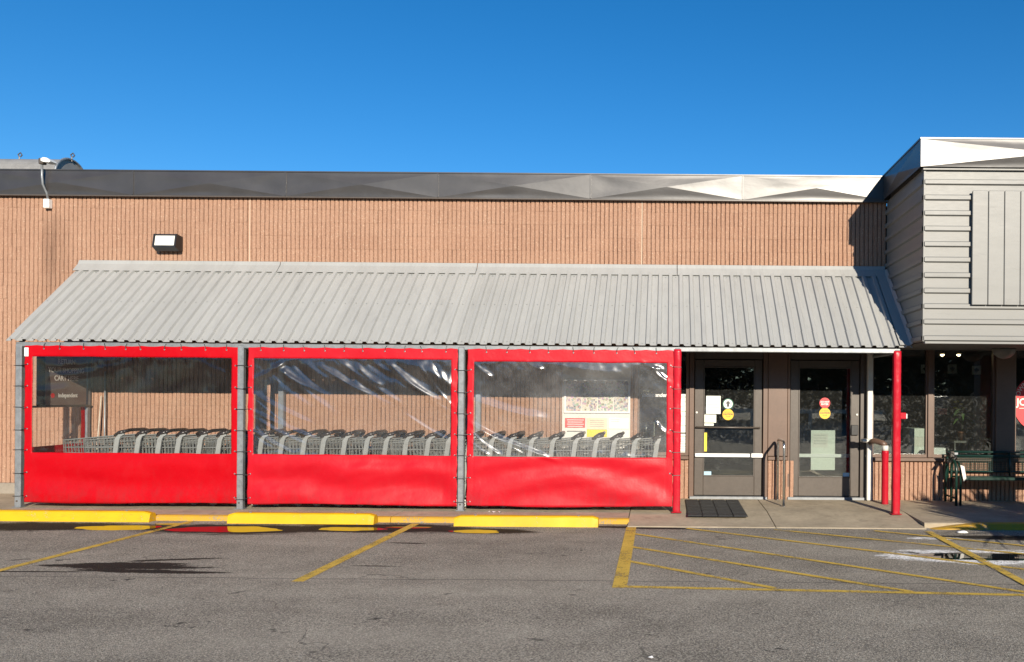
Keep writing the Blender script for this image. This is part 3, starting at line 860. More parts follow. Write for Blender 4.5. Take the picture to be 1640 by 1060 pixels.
for (d, x, y) in ((d1, 1166, 663), (d2, 1321, 661)):
    _, q = rdot(d, x, y, 0.087, 'sticker_yellow')
    text('lettering', 'AUTOMATIC', 0.022, 'ink', d, (q[0], GY-0.0045, q[1]+0.030), align='CENTER')
    text('lettering', 'CAUTION', 0.034, 'ink', d, (q[0], GY-0.0045, q[1]-0.006), align='CENTER', bold=0.0015)
    text('lettering', 'DOOR', 0.024, 'ink', d, (q[0], GY-0.0045, q[1]-0.040), align='CENTER')
_, q = rdot(d2, 1321, 644.5, 0.083, 'sticker_red')
text('lettering', 'DO NOT', 0.034, 'white_plastic', d2, (q[0], GY-0.0045, q[1]+0.006), align='CENTER', bold=0.001)
text('lettering', 'ENTER', 0.038, 'white_plastic', d2, (q[0], GY-0.0045, q[1]-0.032), align='CENTER', bold=0.001)

# ---- barrel skylight on the roof
sk = MB(); r0 = 0.34; cy, cz = 0.98, 5.10; n = 16; XE = -10.02
pr2 = [(cy+0.36*math.cos(math.pi*k/n), cz+r0*math.sin(math.pi*k/n)) for k in range(n+1)] + [(cy-0.36, 4.6), (cy+0.36, 4.6)]
sko = sk.prism(pr2, lambda y, z: (-16.3, y, z), lambda y, z: (XE, y, z)).build('skylight', 'skylight_grey', shop)
arch = [(XE+0.012, cy+0.37*math.cos(math.pi*k/n), cz+(r0+0.012)*math.sin(math.pi*k/n)) for k in range(n+1)]
MB().tube(arch, 0.018, 6).build('end_rib', 'galvanised', sko)
box('gutter_edge', 'brown_metal', sko, -16.3, XE, cy-0.40, cy-0.365, cz-0.03, cz+0.03)
for X in (XE+0.02, XE-0.86):
    MB().tube([(X, cy, cz+r0-0.02), (X, cy, cz+r0+0.05), (X-0.02, cy, cz+r0+0.09), (X+0.02, cy, cz+r0+0.12), (X+0.045, cy, cz+r0+0.08), (X+0.02, cy, cz+r0+0.05)], 0.010, 6).build('lifting_hook', 'dark_bronze', sko)

# ---- wall lamps
X, Z = px(76, 327, -0.05)
lp = thing('security_lamp', (X, -0.05, Z), 'white lamp head on conduit over the parapet at the far left', 'lamp')
bbox('junction_box', 'white_plastic', lp, X-0.045, X+0.045, -0.085, -0.003, Z-0.07, Z+0.07, b=0.008)
zt = ZT+0.09
MB().tube([(X+0.01, -0.05, Z+0.06), (X+0.005, -0.07, Z+0.16), (X-0.005, -0.14, Z+0.28), (X-0.01, -0.15, Z+0.40), (X-0.012, -0.15, zt)], 0.017, 8).build('conduit', 'galvanised', lp, True)
bbox('mount', 'dark_bronze', lp, X-0.045, X+0.03, -0.19, -0.10, zt-0.02, zt+0.07, b=0.01)
hb = MB(); hp = [(0.02, 0.045), (0.06, 0.06), (0.11, 0.055), (0.15, 0.03), (0.17, 0.0), (0.15, -0.015), (0.06, -0.01), (0.02, 0.01)]
hb.prism(hp, lambda u, v: (X+u, -0.22, zt+0.01+v), lambda u, v: (X+u, -0.08, zt+0.01+v)).build('lamp_head', 'lens_white', lp)
X0, Z1 = px(246, 375, -0.16); X1, Z0 = px(283, 402, -0.16)
fl = thing('floodlight', ((X0+X1)/2, 0.0, Z0), 'black rectangular floodlight on the wall above the canopy', 'floodlight')
hs = MB(); hs.prism([(-0.0, Z0+0.02), (-0.10, Z0-0.0), (-0.19, Z0+0.05), (-0.15, Z1), (-0.0, Z1-0.02)], lambda y, z: (X0, y, z), lambda y, z: (X1, y, z)).build('housing', 'black_plastic', fl)
e0 = Vector((0, -0.19, Z0+0.05)); e1 = Vector((0, -0.15, Z1)); up = (e1-e0).normalized(); nn = Vector((0, -up.z, up.y))
b = MB(); q = []
for (x, t) in ((X0+0.03, 0.025), (X1-0.03, 0.025), (X1-0.03, (e1-e0).length-0.03), (X0+0.03, (e1-e0).length-0.03)):
    v = e0+up*t+nn*0.004; q.append((x, v.y, v.z))
b.prism([(0, 0), (1, 0), (2, 0), (3, 0)], lambda u, v: q[u], lambda u, v: (q[u][0], q[u][1]+0.01, q[u][2])).build('lens', 'lens_white', fl)
b = MB()
for (x, d) in ((X0, 0), (X1-0.022, 0)): b.prism([(0, 0), (0.022, 0), (0.022, 1), (0, 1)], lambda u, t, x=x: (x+u, (e0+(e1-e0)*t+nn*0.012).y, (e0+(e1-e0)*t).z), lambda u, t, x=x: (x+u, (e0+(e1-e0)*t).y+0.002, (e0+(e1-e0)*t).z))
b.build('bezel', 'black_plastic', fl)

# ------------------------------------------------------------------ canopy over the cart bay
CX0, CX1, EY, EZ, RZ = -9.13, 3.372, -1.42, 2.285, 3.50
can = thing('cart_canopy', ((CX0+CX1)/2, -0.7, 0), 'long grey ribbed metal lean-to canopy over the cart bay', 'canopy')
sl_v = Vector((0, -EY-0.03, RZ-EZ)); L = sl_v.length; su = sl_v.normalized(); sn = Vector((0, -su.z, su.y))
PITCH = 0.1563
npan = 16; ppan = 5; Wp = (CX1-CX0)/npan; P = Wp/ppan
for i in range(npan):
    prof = []
    for k in range(ppan):
        x = k*P
        prof += [(x, 0.0), (x+0.072, 0.0), (x+0.086, 0.030), (x+0.132, 0.030), (x+0.146, 0.0)]
    prof.append((Wp+0.012, 0.0))
    b = MB(); n = len(prof); jit = random.uniform(-0.006, 0.006); lift = 0.0016*(i % 2)
    for t in (-0.0, L):
        for (x, d) in prof:
            q = Vector((CX0+i*Wp+x, EY, EZ)) + su*(t + (jit if t == 0 else 0)) + sn*(d+lift)
            b.v.append(tuple(q))
    for k in range(n-1): b.f.append((k, k+1, n+k+1, n+k))
    o = b.build('roof_sheet', 'roof_paint', can)
    o.data.materials.append(MATS['roof_under_shade'])
    mo = o.modifiers.new('gauge', 'SOLIDIFY'); mo.thickness = 0.004; mo.offset = -1; mo.material_offset = 1
    sc = MB()
    for k in range(ppan):
        for t in (0.05, L*0.5, L-0.16):
            q = Vector((CX0+i*Wp+k*P+0.035, EY, EZ))+su*(t+random.uniform(-0.01, 0.01))+sn*(0.004+lift)
            sc.lathe([(0.008, 0), (0.008, 0.005)], q, 6)
    sc.build('screw_row', 'galvanised', o)
# ridge flashing bent against the wall and right-hand edge flashing
b = MB(); prf = [(-0.145, RZ-0.092+0.005), (-0.03, RZ+0.006+0.026), (-0.008, RZ+0.09), (-0.002, RZ+0.09), (-0.022, RZ+0.012), (-0.138, RZ-0.10+0.008)]
for (a, c) in ((CX0-0.02, -6.02), (-6.01, -2.96), (-2.95, 0.14), (0.15, CX1)):
    MB().prism([(y, z+0.022) for (y, z) in prf], lambda y, z, a=a: (a, y, z), lambda y, z, c=c: (c, y, z)).build('ridge_flashing', 'roof_paint', can)
b = MB()
for t in (0.02, L+0.02):
    for (x, d) in ((CX1-0.16, 0.034), (CX1-0.02, 0.034), (CX1+0.018, 0.075), (CX1+0.022, 0.07), (CX1-0.014, 0.026), (CX1-0.16, 0.028)):
        b.v.append(tuple(Vector((x, EY, EZ))+su*t+sn*d))
for k in range(6): b.f.append((k, (k+1) % 6, 6+(k+1) % 6, 6+k))
b.f += [tuple(range(6)), tuple(range(6, 12))]
b.build('edge_flashing', 'roof_paint', can)
PY = -1.36
PX = [-8.97, -5.90, -2.845, 0.145, 3.185]
for i, X in enumerate(PX):
    w = 0.043
    z0 = zs(PY)
    if i < 3:
        o = MB().bbox(X-w, X+w, PY-w, PY+w, z0, EZ-0.035, b=0.012).build('post', 'galvanised', can)
        MB().bbox(X-0.06, X+0.06, PY-0.06, PY+0.06, z0, z0+0.012, b=0.003).build('foot_plate', 'galvanised', o)
        MB().lathe([(0.012, 0), (0.012, -0.01)], (X, PY-w, z0+0.09), 8, 'y').build('bolt', 'dark_bronze', o)
    else:
        o = MB().bbox(X-w, X+w, PY-w, PY+w, z0, EZ-0.035, b=0.012).build('post', 'galvanised', can)
        # red vinyl wrap
        b = MB(); nz, na = 64, 16
        for k in range(nz+1):
            z = z0+0.012+(EZ-0.06-z0)*k/nz
            for a in range(na):
                t = 2*math.pi*a/na; rr = 0.053/max(abs(math.cos(t)), abs(math.sin(t)))**0.72
                rr += 0.0055*noise.noise(Vector((math.cos(t)*1.5+X, math.sin(t)*1.5, z*7))) + 0.004*noise.noise(Vector((math.cos(t)*4, math.sin(t)*4+X, z*22)))
                rr += 0.004*math.exp(-((z-2.15)/0.015)**2)
                b.v.append((X+rr*math.cos(t), PY+rr*math.sin(t), z))
        for k in range(nz):
            for a in range(na): b.f.append((k*na+a, k*na+(a+1) % na, (k+1)*na+(a+1) % na, (k+1)*na+a))
        b.f.append(tuple(nz*na+a for a in range(na)))
        b.build('vinyl_wrap', 'red_pad', o, True)
        MB().bbox(X-0.07, X+0.07, PY-0.07, PY+0.07, z0, z0+0.010, b=0.003).build('foot_plate', 'red_pad', o)
for i, X in enumerate((-8.97, -5.95, -2.91, 3.135)):
    bbox('rear_post', 'white_paint' if i == 3 else 'galvanised', can, X-0.042, X+0.042, -0.118, -0.034, 0, 3.05 if i < 3 else 2.36, b=0.01)
bbox('header_rail', 'galvanised', can, PX[0]-0.043, PX[4]+0.043, PY-0.03, PY+0.03, EZ-0.080, EZ-0.014, b=0.008)
for X in PX:
    MB().tube([(X, PY+0.03, EZ-0.065), (X, -0.06, EZ-0.065)], 0.024, 8).build('side_rail', 'galvanised', can)
    q0 = Vector((X, PY, EZ-0.03)); q1 = Vector((X, -0.05, RZ-0.07))
    MB().tube([q0, q1], 0.026, 6).build('rafter', 'galvanised', can)
for t in (0.33, 0.66, 0.96):
    q = Vector((0, EY, EZ))+su*(L*t)-sn*0.035
    MB().tube([(CX0+0.05, q.y, q.z), (CX1-0.05, q.y, q.z)], 0.022, 6).build('purlin', 'galvanised', can)

# ------------------------------------------------------------------ red and clear vinyl curtains
CZ0, CZ1, WZa, WZb = 0.052, 2.222, 0.742, 2.068
def seg(a, b, step):
    n = max(1, int(round((b-a)/step))); return [a+(b-a)*i/n for i in range(n)]
def crease_field(cs):
    def f(x, z):
        d = 0.0
        for (x0, z0, x1, z1, amp, w) in cs:
            dx, dz = x1-x0, z1-z0; l2 = dx*dx+dz*dz
            t = ((x-x0)*dx+(z-z0)*dz)/l2
            if t < -0.15 or t > 1.15: continue
            bow = 0.06*math.sin(math.pi*t)
            pxd = (x-x0)-t*dx; pzd = (z-z0)-t*dz + bow*0.35
            dd = (pxd*pxd+pzd*pzd)
            e = dd/(w*w)
            if e > 9: continue
            tp = max(0.0, min(1.0, min(t+0.15, 1.15-t)/0.35))
            d += amp*math.exp(-e)*tp*tp*(3-2*tp)
        return d
    return f
def curtain(x0, x1, wx0, wx1, wza, wzb, cs, soft, mats, label, seed, bottom=CZ0):
    r = thing('vinyl_curtain', ((x0+x1)/2, -1.40, zs(-1.4)), label, 'curtain', 'red vinyl curtains round the cart bay')
    cf = crease_field(cs); YC = -1.395
    gx = seg(x0, wx0, 0.02)+seg(wx0, wx1, 0.0165)+seg(wx1, x1, 0.02)+[x1]
    gz = seg(bottom, wza, 0.02)+seg(wza, wzb, 0.0165)+seg(wzb, CZ1, 0.02)+[CZ1]
    SAG = {1.3: (0.8, 0.25, 0.5), 4.1: (0.6, 0.9, 0.9), 7.7: (-4.0, 0.5, 0.6)}[seed]
    def disp(x, z):
        u = (x-x0)/(x1-x0); v = (z-bottom)/(CZ1-bottom)
        edge = min(1, min(u, 1-u)*14)*min(1, max(0.12, (1-v)*9))
        d = soft*(0.9*noise.noise(Vector((x*0.9+seed, 0.3, z*0.8))) + 0.35*noise.noise(Vector((x*2.3, seed, z*1.9))))
        if z < wza+0.1:   # sagging folds in the red skirt
            k = min(1, (wza+0.1-z)/0.25)
            w1 = noise.noise(Vector((x*0.9, z*1.1, seed)))
            d += k*soft*(0.85*math.sin(13*z+SAG[0]*4*u*(1-u)+SAG[1]*x+seed+2.2*w1)+0.80*noise.noise(Vector((x*1.6+SAG[1]*z, z*5.5-x*SAG[2], seed+3)))+0.24*noise.noise(Vector((x*4.0, z*9-x*3*SAG[2], seed+8))))
        d += 0.0028*noise.noise(Vector((x*5, z*5, seed*2)))
        if wx0 < x < wx1 and wza < z < wzb:      # film bunches up where it is welded to the border
            e_ = min(x-wx0, wx1-x, z-wza, wzb-z)
            d += soft*0.55*math.exp(-e_/0.10)*min(1, e_/0.02)*noise.noise(Vector((x*9+z*7, z*9-x*5, seed)))
        d += 0.006*math.exp(-((1-v)*CZ1/0.10)**2)*math.sin(2*math.pi*x/0.36+seed)     # puckers at the top ties
        if abs(x-wx0) < 0.012 or abs(x-wx1) < 0.012 or abs(z-wza) < 0.012 or abs(z-wzb) < 0.012: d -= 0.003
        return (d+cf(x, z))*edge
    red, clear = MB(), MB()
    nx = len(gx); Vv = []
    for z in gz:
        for x in gx:
            zz = z
            if z <= bottom+1e-6: zz = z + 0.010*math.sin(x*1.9+seed) + 0.006*noise.noise(Vector((x*3, seed, 0)))
            xx = x
            if x <= x0+1e-6: xx += 0.010*abs(math.sin(z*10.5+seed))
            if x >= x1-1e-6: xx -= 0.010*abs(math.sin(z*10.5+seed+2))
            if bottom+1e-6 < z < CZ1-1e-6: zz += 0.007*noise.noise(Vector((x*2.6, seed*3, z*1.3))) + 0.003*noise.noise(Vector((x*9, seed, z*2)))
            if x0+1e-6 < x < x1-1e-6: xx += 0.006*noise.noise(Vector((z*2.8, seed*5, x*0.7))) + 0.003*noise.noise(Vector((z*10, seed, x)))
            if z >= CZ1-1e-6: zz -= 0.010*abs(math.sin(math.pi*(x-x0)/0.29+seed)) - 0.004
            Vv.append((xx, YC-disp(x, z), zz))
    idr, idc = {}, {}
    def vid(mp, mb, i):
        if i not in mp: mp[i] = len(mb.v); mb.v.append(Vv[i])
        return mp[i]
    for j in range(len(gz)-1):
        for i in range(nx-1):
            cx, cz = (gx[i]+gx[i+1])/2, (gz[j]+gz[j+1])/2
            inw = wx0 < cx < wx1 and wza < cz < wzb
            mp, mb = (idc, clear) if inw else (idr, red)
            mb.f.append(tuple(vid(mp, mb, q) for q in (j*nx+i, j*nx+i+1, (j+1)*nx+i+1, (j+1)*nx+i)))
    rf = red.build('red_border', mats[0], r, True, fix=False)
    mo = rf.modifiers.new('cloth', 'SOLIDIFY'); mo.thickness = 0.0015
    clear.build('clear_window', mats[1], r, True, fix=False)
    # welded hem round the window
    hem = MB()
    for (a, c, d, e) in ((wx0-0.022, wx0-0.018, wza, wzb), (wx1+0.018, wx1+0.022, wza, wzb)): pass
    return r, disp, YC
def ties(r, x_post, xs_edge, zlist, both=True):
    for z in zlist:
        dz = random.uniform(-0.02, 0.02); z2 = z+dz
        b = MB(); w = 0.05
        loop = [(x_post-w, PY-w-0.004, z2), (x_post+w, PY-w-0.004, z2+random.uniform(-0.006, 0.006)), (x_post+w, PY+w, z2), (x_post-w, PY+w, z2)]
        b.tube(loop, 0.0045, 5, closed=True)
        for xe in xs_edge:
            s = 1 if xe > x_post else -1
            b.tube([(x_post+s*w, PY-w-0.004, z2), (xe, -1.402, z+random.uniform(-0.012, 0.012)), (xe+s*0.03, -1.403, z+0.008)], 0.0042, 5)
        b.build('lacing_cord', 'black_plastic', r)
        for xe in xs_edge:
            s = 1 if xe > x_post else -1
            MB().lathe([(0.010, 0), (0.010, -0.003), (0.005, -0.004)], (xe+s*0.03, -1.399, z+0.008), 10, 'y').build('grommet', 'galvanised', r)
def top_ties(r, x0, x1, n):
    for k in range(n):
        x = x0+(x1-x0)*(k+0.5)/n + random.uniform(-0.04, 0.04); s = random.uniform(-0.03, 0.03)
        MB().tube([(x, -1.404, CZ1-0.045), (x+s*0.3, -1.406, CZ1+0.01), (x+s, -1.40, EZ-0.03), (x+s, -1.33, EZ-0.04)], 0.0045, 5).build('lacing_cord', 'black_plastic', r)
        MB().lathe([(0.010, 0), (0.010, -0.003), (0.005, -0.004)], (x, -1.399, CZ1-0.045), 10, 'y').build('grommet', 'galvanised', r)
rnd = random.Random(11)
c1 = [(-8.6, 1.96, -7.6, 2.02, 0.006, 0.06), (-8.5, 1.80, -7.7, 1.92, 0.007, 0.045), (-8.75, 1.62, -8.3, 1.64, 0.006, 0.05), (-7.4, 2.02, -7.9, 1.92, 0.005, 0.03),
      (-6.5, 2.05, -6.1, 1.86, 0.008, 0.035), (-6.35, 1.80, -6.05, 1.83, 0.006, 0.05), (-6.4, 1.60, -6.1, 1.60, 0.005, 0.05), (-8.2, 1.1, -8.55, 0.78, 0.004, 0.02)]
c2 = []
WX2 = (px(405, 600, -1.4)[0], px(722, 600, -1.4)[0])
for k in range(15):
    xa = WX2[0]+0.05+k*0.165+rnd.uniform(-0.06, 0.06); za = 2.06-rnd.uniform(0, 0.10)
    l = rnd.uniform(0.45, 1.25); an = math.radians(rnd.uniform(-42, -24))
    c2.append((xa, za, xa+l*math.cos(an), za+l*math.sin(an), rnd.uniform(0.012, 0.022)*(1 if k % 3 else -0.7), rnd.uniform(0.026, 0.055)))
for (xa, za, l, an, amp, w) in ((-5.74, 1.78, 0.5, 28, 0.012, 0.03), (-5.75, 1.60, 0.9, -27, 0.010, 0.028), (-5.75, 1.36, 0.95, -24, 0.012, 0.02), (-5.75, 1.28, 0.8, -28, 0.010, 0.018),
                                (-5.76, 1.10, 0.65, -30, 0.012, 0.018), (-5.76, 1.04, 0.4, -34, 0.010, 0.02), (-5.2, 1.72, 0.10, -55, 0.012, 0.02), (-3.4, 1.95, 0.75, -50, 0.007, 0.020), (-3.22, 2.0, 0.6, -58, -0.006, 0.016), (-5.7, 1.5, 0.55, -38, 0.006, 0.016), (-5.72, 1.33, 0.6, -40, 0.006, 0.014), (-5.72, 1.15, 0.45, -42, 0.007, 0.014), (-5.6, 2.0, 0.35, -48, 0.007, 0.016), (-5.3, 1.9, 0.16, -55, 0.007, 0.014), (-5.75, 0.98, 0.3, -42, 0.007, 0.014), (-4.6, 2.03, 0.5, -42, 0.006, 0.018), (-4.05, 2.03, 0.6, -40, 0.006, 0.018), (-3.6, 1.3, 0.7, -30, 0.006, 0.02)):
    c2.append((xa, za, xa+l*math.cos(math.radians(an)), za+l*math.sin(math.radians(an)), amp*2.0, w))
c3 = []
for (xa, za, l, an, amp, w) in ((-2.74, 1.52, 1.1, -14, 0.010, 0.06), (-2.74, 1.22, 0.9, -30, 0.013, 0.022), (-2.74, 1.18, 1.3, -22, 0.011, 0.03), (-2.74, 1.10, 0.55, -38, 0.012, 0.018), (-2.70, 0.93, 0.3, -35, 0.012, 0.016),
                                (-2.7, 2.06, 0.35, -40, 0.010, 0.022), (-1.95, 2.05, 0.25, -25, 0.008, 0.02), (-0.25, 2.02, 0.4, -40, 0.014, 0.03), (-0.35, 2.06, 0.3, -20, 0.010, 0.02), (-0.15, 1.22, 0.25, -42, 0.013, 0.02), (-1.6, 2.02, 1.0, -6, 0.005, 0.05)):
    c3.append((xa, za, xa+l*math.cos(math.radians(an)), za+l*math.sin(math.radians(an)), amp*2.0, w))
def cx(x): return px(x, 660, -1.4)[0]
r1, dsp1, _ = curtain(cx(38), cx(381), cx(51), cx(370), WZa, WZb, c1, 0.015, ('red_vinyl', 'film_clear'), 'red vinyl curtain with smooth clear window at the left end', 1.3)
r2, _, _ = curtain(cx(396), cx(733), cx(405.5), cx(722), WZa, WZb, c2, 0.024, ('red_vinyl_old', 'film_wrinkled'), 'middle red vinyl curtain with heavily creased clear window', 4.1)
r3, _, _ = curtain(cx(747.5), cx(1079), cx(758.5), cx(1067.5), 0.735, 2.045, c3, 0.018, ('red_vinyl_faded', 'film_dusty'), 'red vinyl curtain with dusty clear window beside the doors', 7.7)
zl = [1.955, 1.655, 1.355, 1.06, 0.77, 0.46, 0.13]
ties(r1, PX[0], [cx(40)], zl); ties(r2, PX[1], [cx(380), cx(398)], zl); ties(r3, PX[2], [cx(732), cx(750)], [z-0.03 for z in zl])
ties(r3, PX[3], [cx(1077)], [z+0.05 for z in zl[:-1]])
top_ties(r1, cx(50), cx(375), 10); top_ties(r2, cx(405), cx(725), 10); top_ties(r3, cx(758), cx(1070), 9)
box('care_tag', 'white_plastic', r1, cx(38.5), cx(45), -1.403, -1.3985, 2.07, 2.19)
# end curtain on the left gable, with its return sign
GX = -8.955
r4 = thing('end_curtain', (GX, -0.7, zs(-0.7)), 'red vinyl end curtain closing the left side of the cart bay', 'curtain')
b = MB(); ys = [-1.30+1.18*i/40 for i in range(41)]
def ecy(y, z): return GX+0.012*noise.noise(Vector((y*2, z*2, 4.4)))+0.004*noise.noise(Vector((y*8, z*7, 1.4)))
def epatch(y0, y1, z0, z1, m, name):
    b = MB(); ny = max(2, int((y1-y0)/0.03)); nz = max(2, int((z1-z0)/0.03))
    for j in range(nz+1):
        for i in range(ny+1):
            y = y0+(y1-y0)*i/ny; z = z0+(z1-z0)*j/nz; b.v.append((ecy(y, z), y, z))
    for j in range(nz):
        for i in range(ny): b.f.append((j*(ny+1)+i, j*(ny+1)+i+1, (j+1)*(ny+1)+i+1, (j+1)*(ny+1)+i))
    return b.build(name, m, r4, True)
epatch(-1.30, -0.13, 0.05, 0.80, 'red_vinyl', 'red_skirt'); epatch(-1.30, -1.22, 0.80, 2.2, 'red_vinyl', 'red_border')
epatch(-0.21, -0.13, 0.80, 2.2, 'red_vinyl', 'red_border'); epatch(-1.22, -0.21, 2.1, 2.2, 'red_vinyl', 'red_border')
epatch(-1.22, -0.21, 0.80, 2.1, 'film_wrinkled', 'clear_window')
sgn = thing('return_sign', (GX+0.05, -0.6, 1.37), 'brown cart return sign with pale lettering on the left end frame', 'sign')
box('backing_board', 'panel_dark', sgn, GX+0.022, GX+0.036, -1.12, -0.15, 1.37, 2.18)
box('sign_face', 'sign_brown', sgn, GX+0.038, GX+0.046, -0.985, -0.16, 1.385, 2.16)
tx = GX+0.0475
for (bd, sz, z, m) in (('RETURN', 0.105, 1.99, 'board_white'), ('YOUR SHOPPING', 0.105, 1.865, 'board_white'), ('CART HERE', 0.105, 1.745, 'board_white'), ('independent', 0.088, 1.50, 'board_white')):
    o = text('lettering', bd, sz, m, sgn, (tx, -0.575 if bd != 'independent' else -0.545, z), xdir=(0, 1, 0), align='CENTER', bold=0.002, sx=0.88)
MB().lathe([(0.036, 0), (0.036, 0.0015)], (tx, -0.845, 1.525), 18, 'x').build('logo_mark', 'sticker_red', sgn)
MB().tube([(GX+0.03, -1.31, 1.368), (GX+0.03, -0.04, 1.368)], 0.016, 8).build('support_bar', 'dark_bronze', sgn)

# sticks leaning on the wall inside the cart bay
t1 = tag(MB().tube([(px(160, 700)[0], -0.13, 0.0), (px(166, 640)[0], -0.055, 1.52)], [0.016, 0.009], 8).build('wooden_stick', 'old_wood', None, True), 'pale tapered wooden stick leaning on the wall behind the carts', 'stick')
t2 = tag(MB().tube([(px(174, 700)[0], -0.10, 0.0), (px(173, 600)[0], -0.06, 1.90)], 0.013, 8).build('metal_pole', 'galvanised', None, True), 'thin upright grey pole against the wall behind the carts', 'pole')

# ------------------------------------------------------------------ shopping carts
def make_cart():
    r = thing('shopping_cart', (0, 0, 0), 'x', 'shopping cart', 'nested row of grey shopping carts')
    hw, fw = 0.265, 0.20                     # half width rear / front
    def side(x): t = -x/0.80; return hw+(fw-hw)*t
    def top(x): t = -x/0.80; return 0.985-0.075*t
    def bot(x): t = -x/0.80; return 0.60+0.06*t
    b = MB()
    for s in (-1, 1):
        for fr in (0.0, 0.30, 0.58, 0.82, 1.0):
            pts = []
            for x in (-0.01, -0.27, -0.54, -0.80):
                pts.append((x, s*(side(x)-0.02*(1-fr)), bot(x)+(top(x)-bot(x))*fr))
            b.tube(pts, 0.011 if fr in (0.0, 1.0) else (0.009 if fr == 0.58 else 0.0055), 5)
        for k in range(17):
            x = -0.02-0.78*k/16
            b.tube([(x+0.012, s*(side(x)-0.02), bot(x)), (x, s*side(x), top(x))], 0.0048, 4)
    for fr in (0.0, 0.58, 1.0):
        b.tube([(-0.80-0.02*fr, y, bot(-0.8)+(top(-0.8)-bot(-0.8))*fr) for y in (-fw, 0, fw)], 0.009, 5)
    for k in range(9):
        y = -fw+2*fw*k/8
        b.tube([(-0.80, y, bot(-0.8)), (-0.82, y, top(-0.8))], 0.0048, 4)
        b.tube([(-0.02, y*1.25, bot(0)), (-0.80, y, bot(-0.8))], 0.0048, 4)
    b.build('basket', 'cart_plastic', r, fix=False)
    for s in (-1, 1):
        u = MB(); pts = [(-0.085, s*(hw+0.012), 0.16), (-0.05, s*(hw+0.016), 0.45), (-0.016, s*(hw+0.018), 0.75), (0.008, s*(hw+0.016), 0.93), (0.04, s*(hw+0.010), 0.99), (0.09, s*(hw+0.004), 1.018)]
        # flat plastic upright
        vs = []
        for i, p in enumerate(pts):
            a = Vector(pts[max(0, i-1)]); c = Vector(pts[min(len(pts)-1, i+1)]); t = (c-a).normalized(); w = Vector((t.z, 0, -t.x)).normalized()
            hwid = 0.032 if i < 4 else 0.022
            p = Vector(p)
            for (q, e) in ((-1, -1), (1, -1), (1, 1), (-1, 1)): vs.append(p+w*hwid*q+Vector((0, 0.012*e, 0)))
        u.add(vs, [(i*4+k, i*4+(k+1) % 4, (i+1)*4+(k+1) % 4, (i+1)*4+k) for i in range(len(pts)-1) for k in range(4)]+[(0, 1, 2, 3), tuple(range(len(vs)-4, len(vs)))])
        u.build('upright', 'cart_upright', r)
    h = MB(); h.tube([(0.085, -hw-0.008, 1.040), (0.105, -0.15, 1.060), (0.105, 0.15, 1.060), (0.085, hw+0.008, 1.040)], 0.024, 8)
    ho = h.build('handle', 'cart_dark', r, True)
    for s in (-1, 1):
        MB().tube([(0.09, s*(hw+0.004), 1.042), (0.03, s*(hw-0.006), 1.020), (-0.05, s*(hw-0.01), 0.985)], [0.028, 0.036, 0.020], 8).build('handle_end', 'cart_dark', ho, True)
    sf = MB()
    for k in range(4):
        y = -0.18+0.36*k/3; sf.tube([(0.02, y, 0.97), (-0.20, y, 0.885)], 0.005, 4)
    sf.tube([(0.02, -0.22, 0.97), (0.02, 0.22, 0.97)], 0.008, 5); sf.tube([(-0.20, -0.21, 0.885), (-0.20, 0.21, 0.885)], 0.008, 5)
    sf.build('seat_flap', 'cart_plastic', r, fix=False)
    f = MB()
    for s in (-1, 1):
        f.tube([(-0.085, s*0.27, 0.17), (-0.40, s*0.24, 0.15), (-0.80, s*0.17, 0.14)], 0.015, 6)
        f.tube([(-0.30, s*0.25, 0.155), (-0.12, s*0.25, 0.60)], 0.012, 6)
    f.tube([(-0.80, -0.17, 0.14), (-0.80, 0.17, 0.14)], 0.015, 6); f.tube([(-0.085, -0.27, 0.17), (-0.085, 0.27, 0.17)], 0.013, 6)
    f.build('base_frame', 'cart_plastic', r, fix=False)
    MB().bbox(-0.86, -0.815, -0.10, 0.10, 0.885, 0.925, b=0.01).build('bumper', 'black_plastic', r)
    for (x, y) in ((-0.085, -0.262), (-0.085, 0.262), (-0.76, -0.165), (-0.76, 0.165)):
        w = MB().lathe([(0.045, -0.016), (0.062, -0.012), (0.062, 0.012), (0.045, 0.016)], (x, y, 0.063), 14, 'y').build('wheel', 'cart_wheel', r)
        MB().bbox(x-0.018, x+0.018, y-0.022, y-0.018, 0.06, 0.15, b=0.001).bbox(x-0.018, x+0.018, y+0.018, y+0.022, 0.06, 0.15, b=0.001).build('caster_fork', 'galvanised', w)
    return r
ORD = ['', 'first', 'second', 'third', 'fourth', 'fifth', 'sixth', 'seventh', 'eighth', 'ninth', 'tenth', 'eleventh', 'twelfth', 'thirteenth', 'fourteenth', 'fifteenth', 'sixteenth',
       'seventeenth', 'eighteenth', 'nineteenth', 'twentieth', 'twenty-first', 'twenty-second', 'twenty-third', 'twenty-fourth', 'twenty-fifth', 'twenty-sixth', 'twenty-seventh']
cart = make_cart(); CYR = -0.83
NC = 27
for i in range(NC):
    c = cart if i == 0 else copy_tree(cart)
    x = px(187, 715, -1.1)[0] + i*0.2945
    c.location = (x + random.uniform(-0.022, 0.022), CYR + random.uniform(-0.012, 0.012), zs(CYR)-0.004)
    if i: c.rotation_euler[2] = math.radians(random.uniform(-1.8, 1.8))
    c['label'] = ('grey shopping cart at the front of the nested row, its basket showing in full' if i == 0 else
                  'rearmost grey shopping cart of the nested row, nearest the doors' if i == NC-1 else
                  '%s grey shopping cart from the left in the nested row' % ORD[i+1])

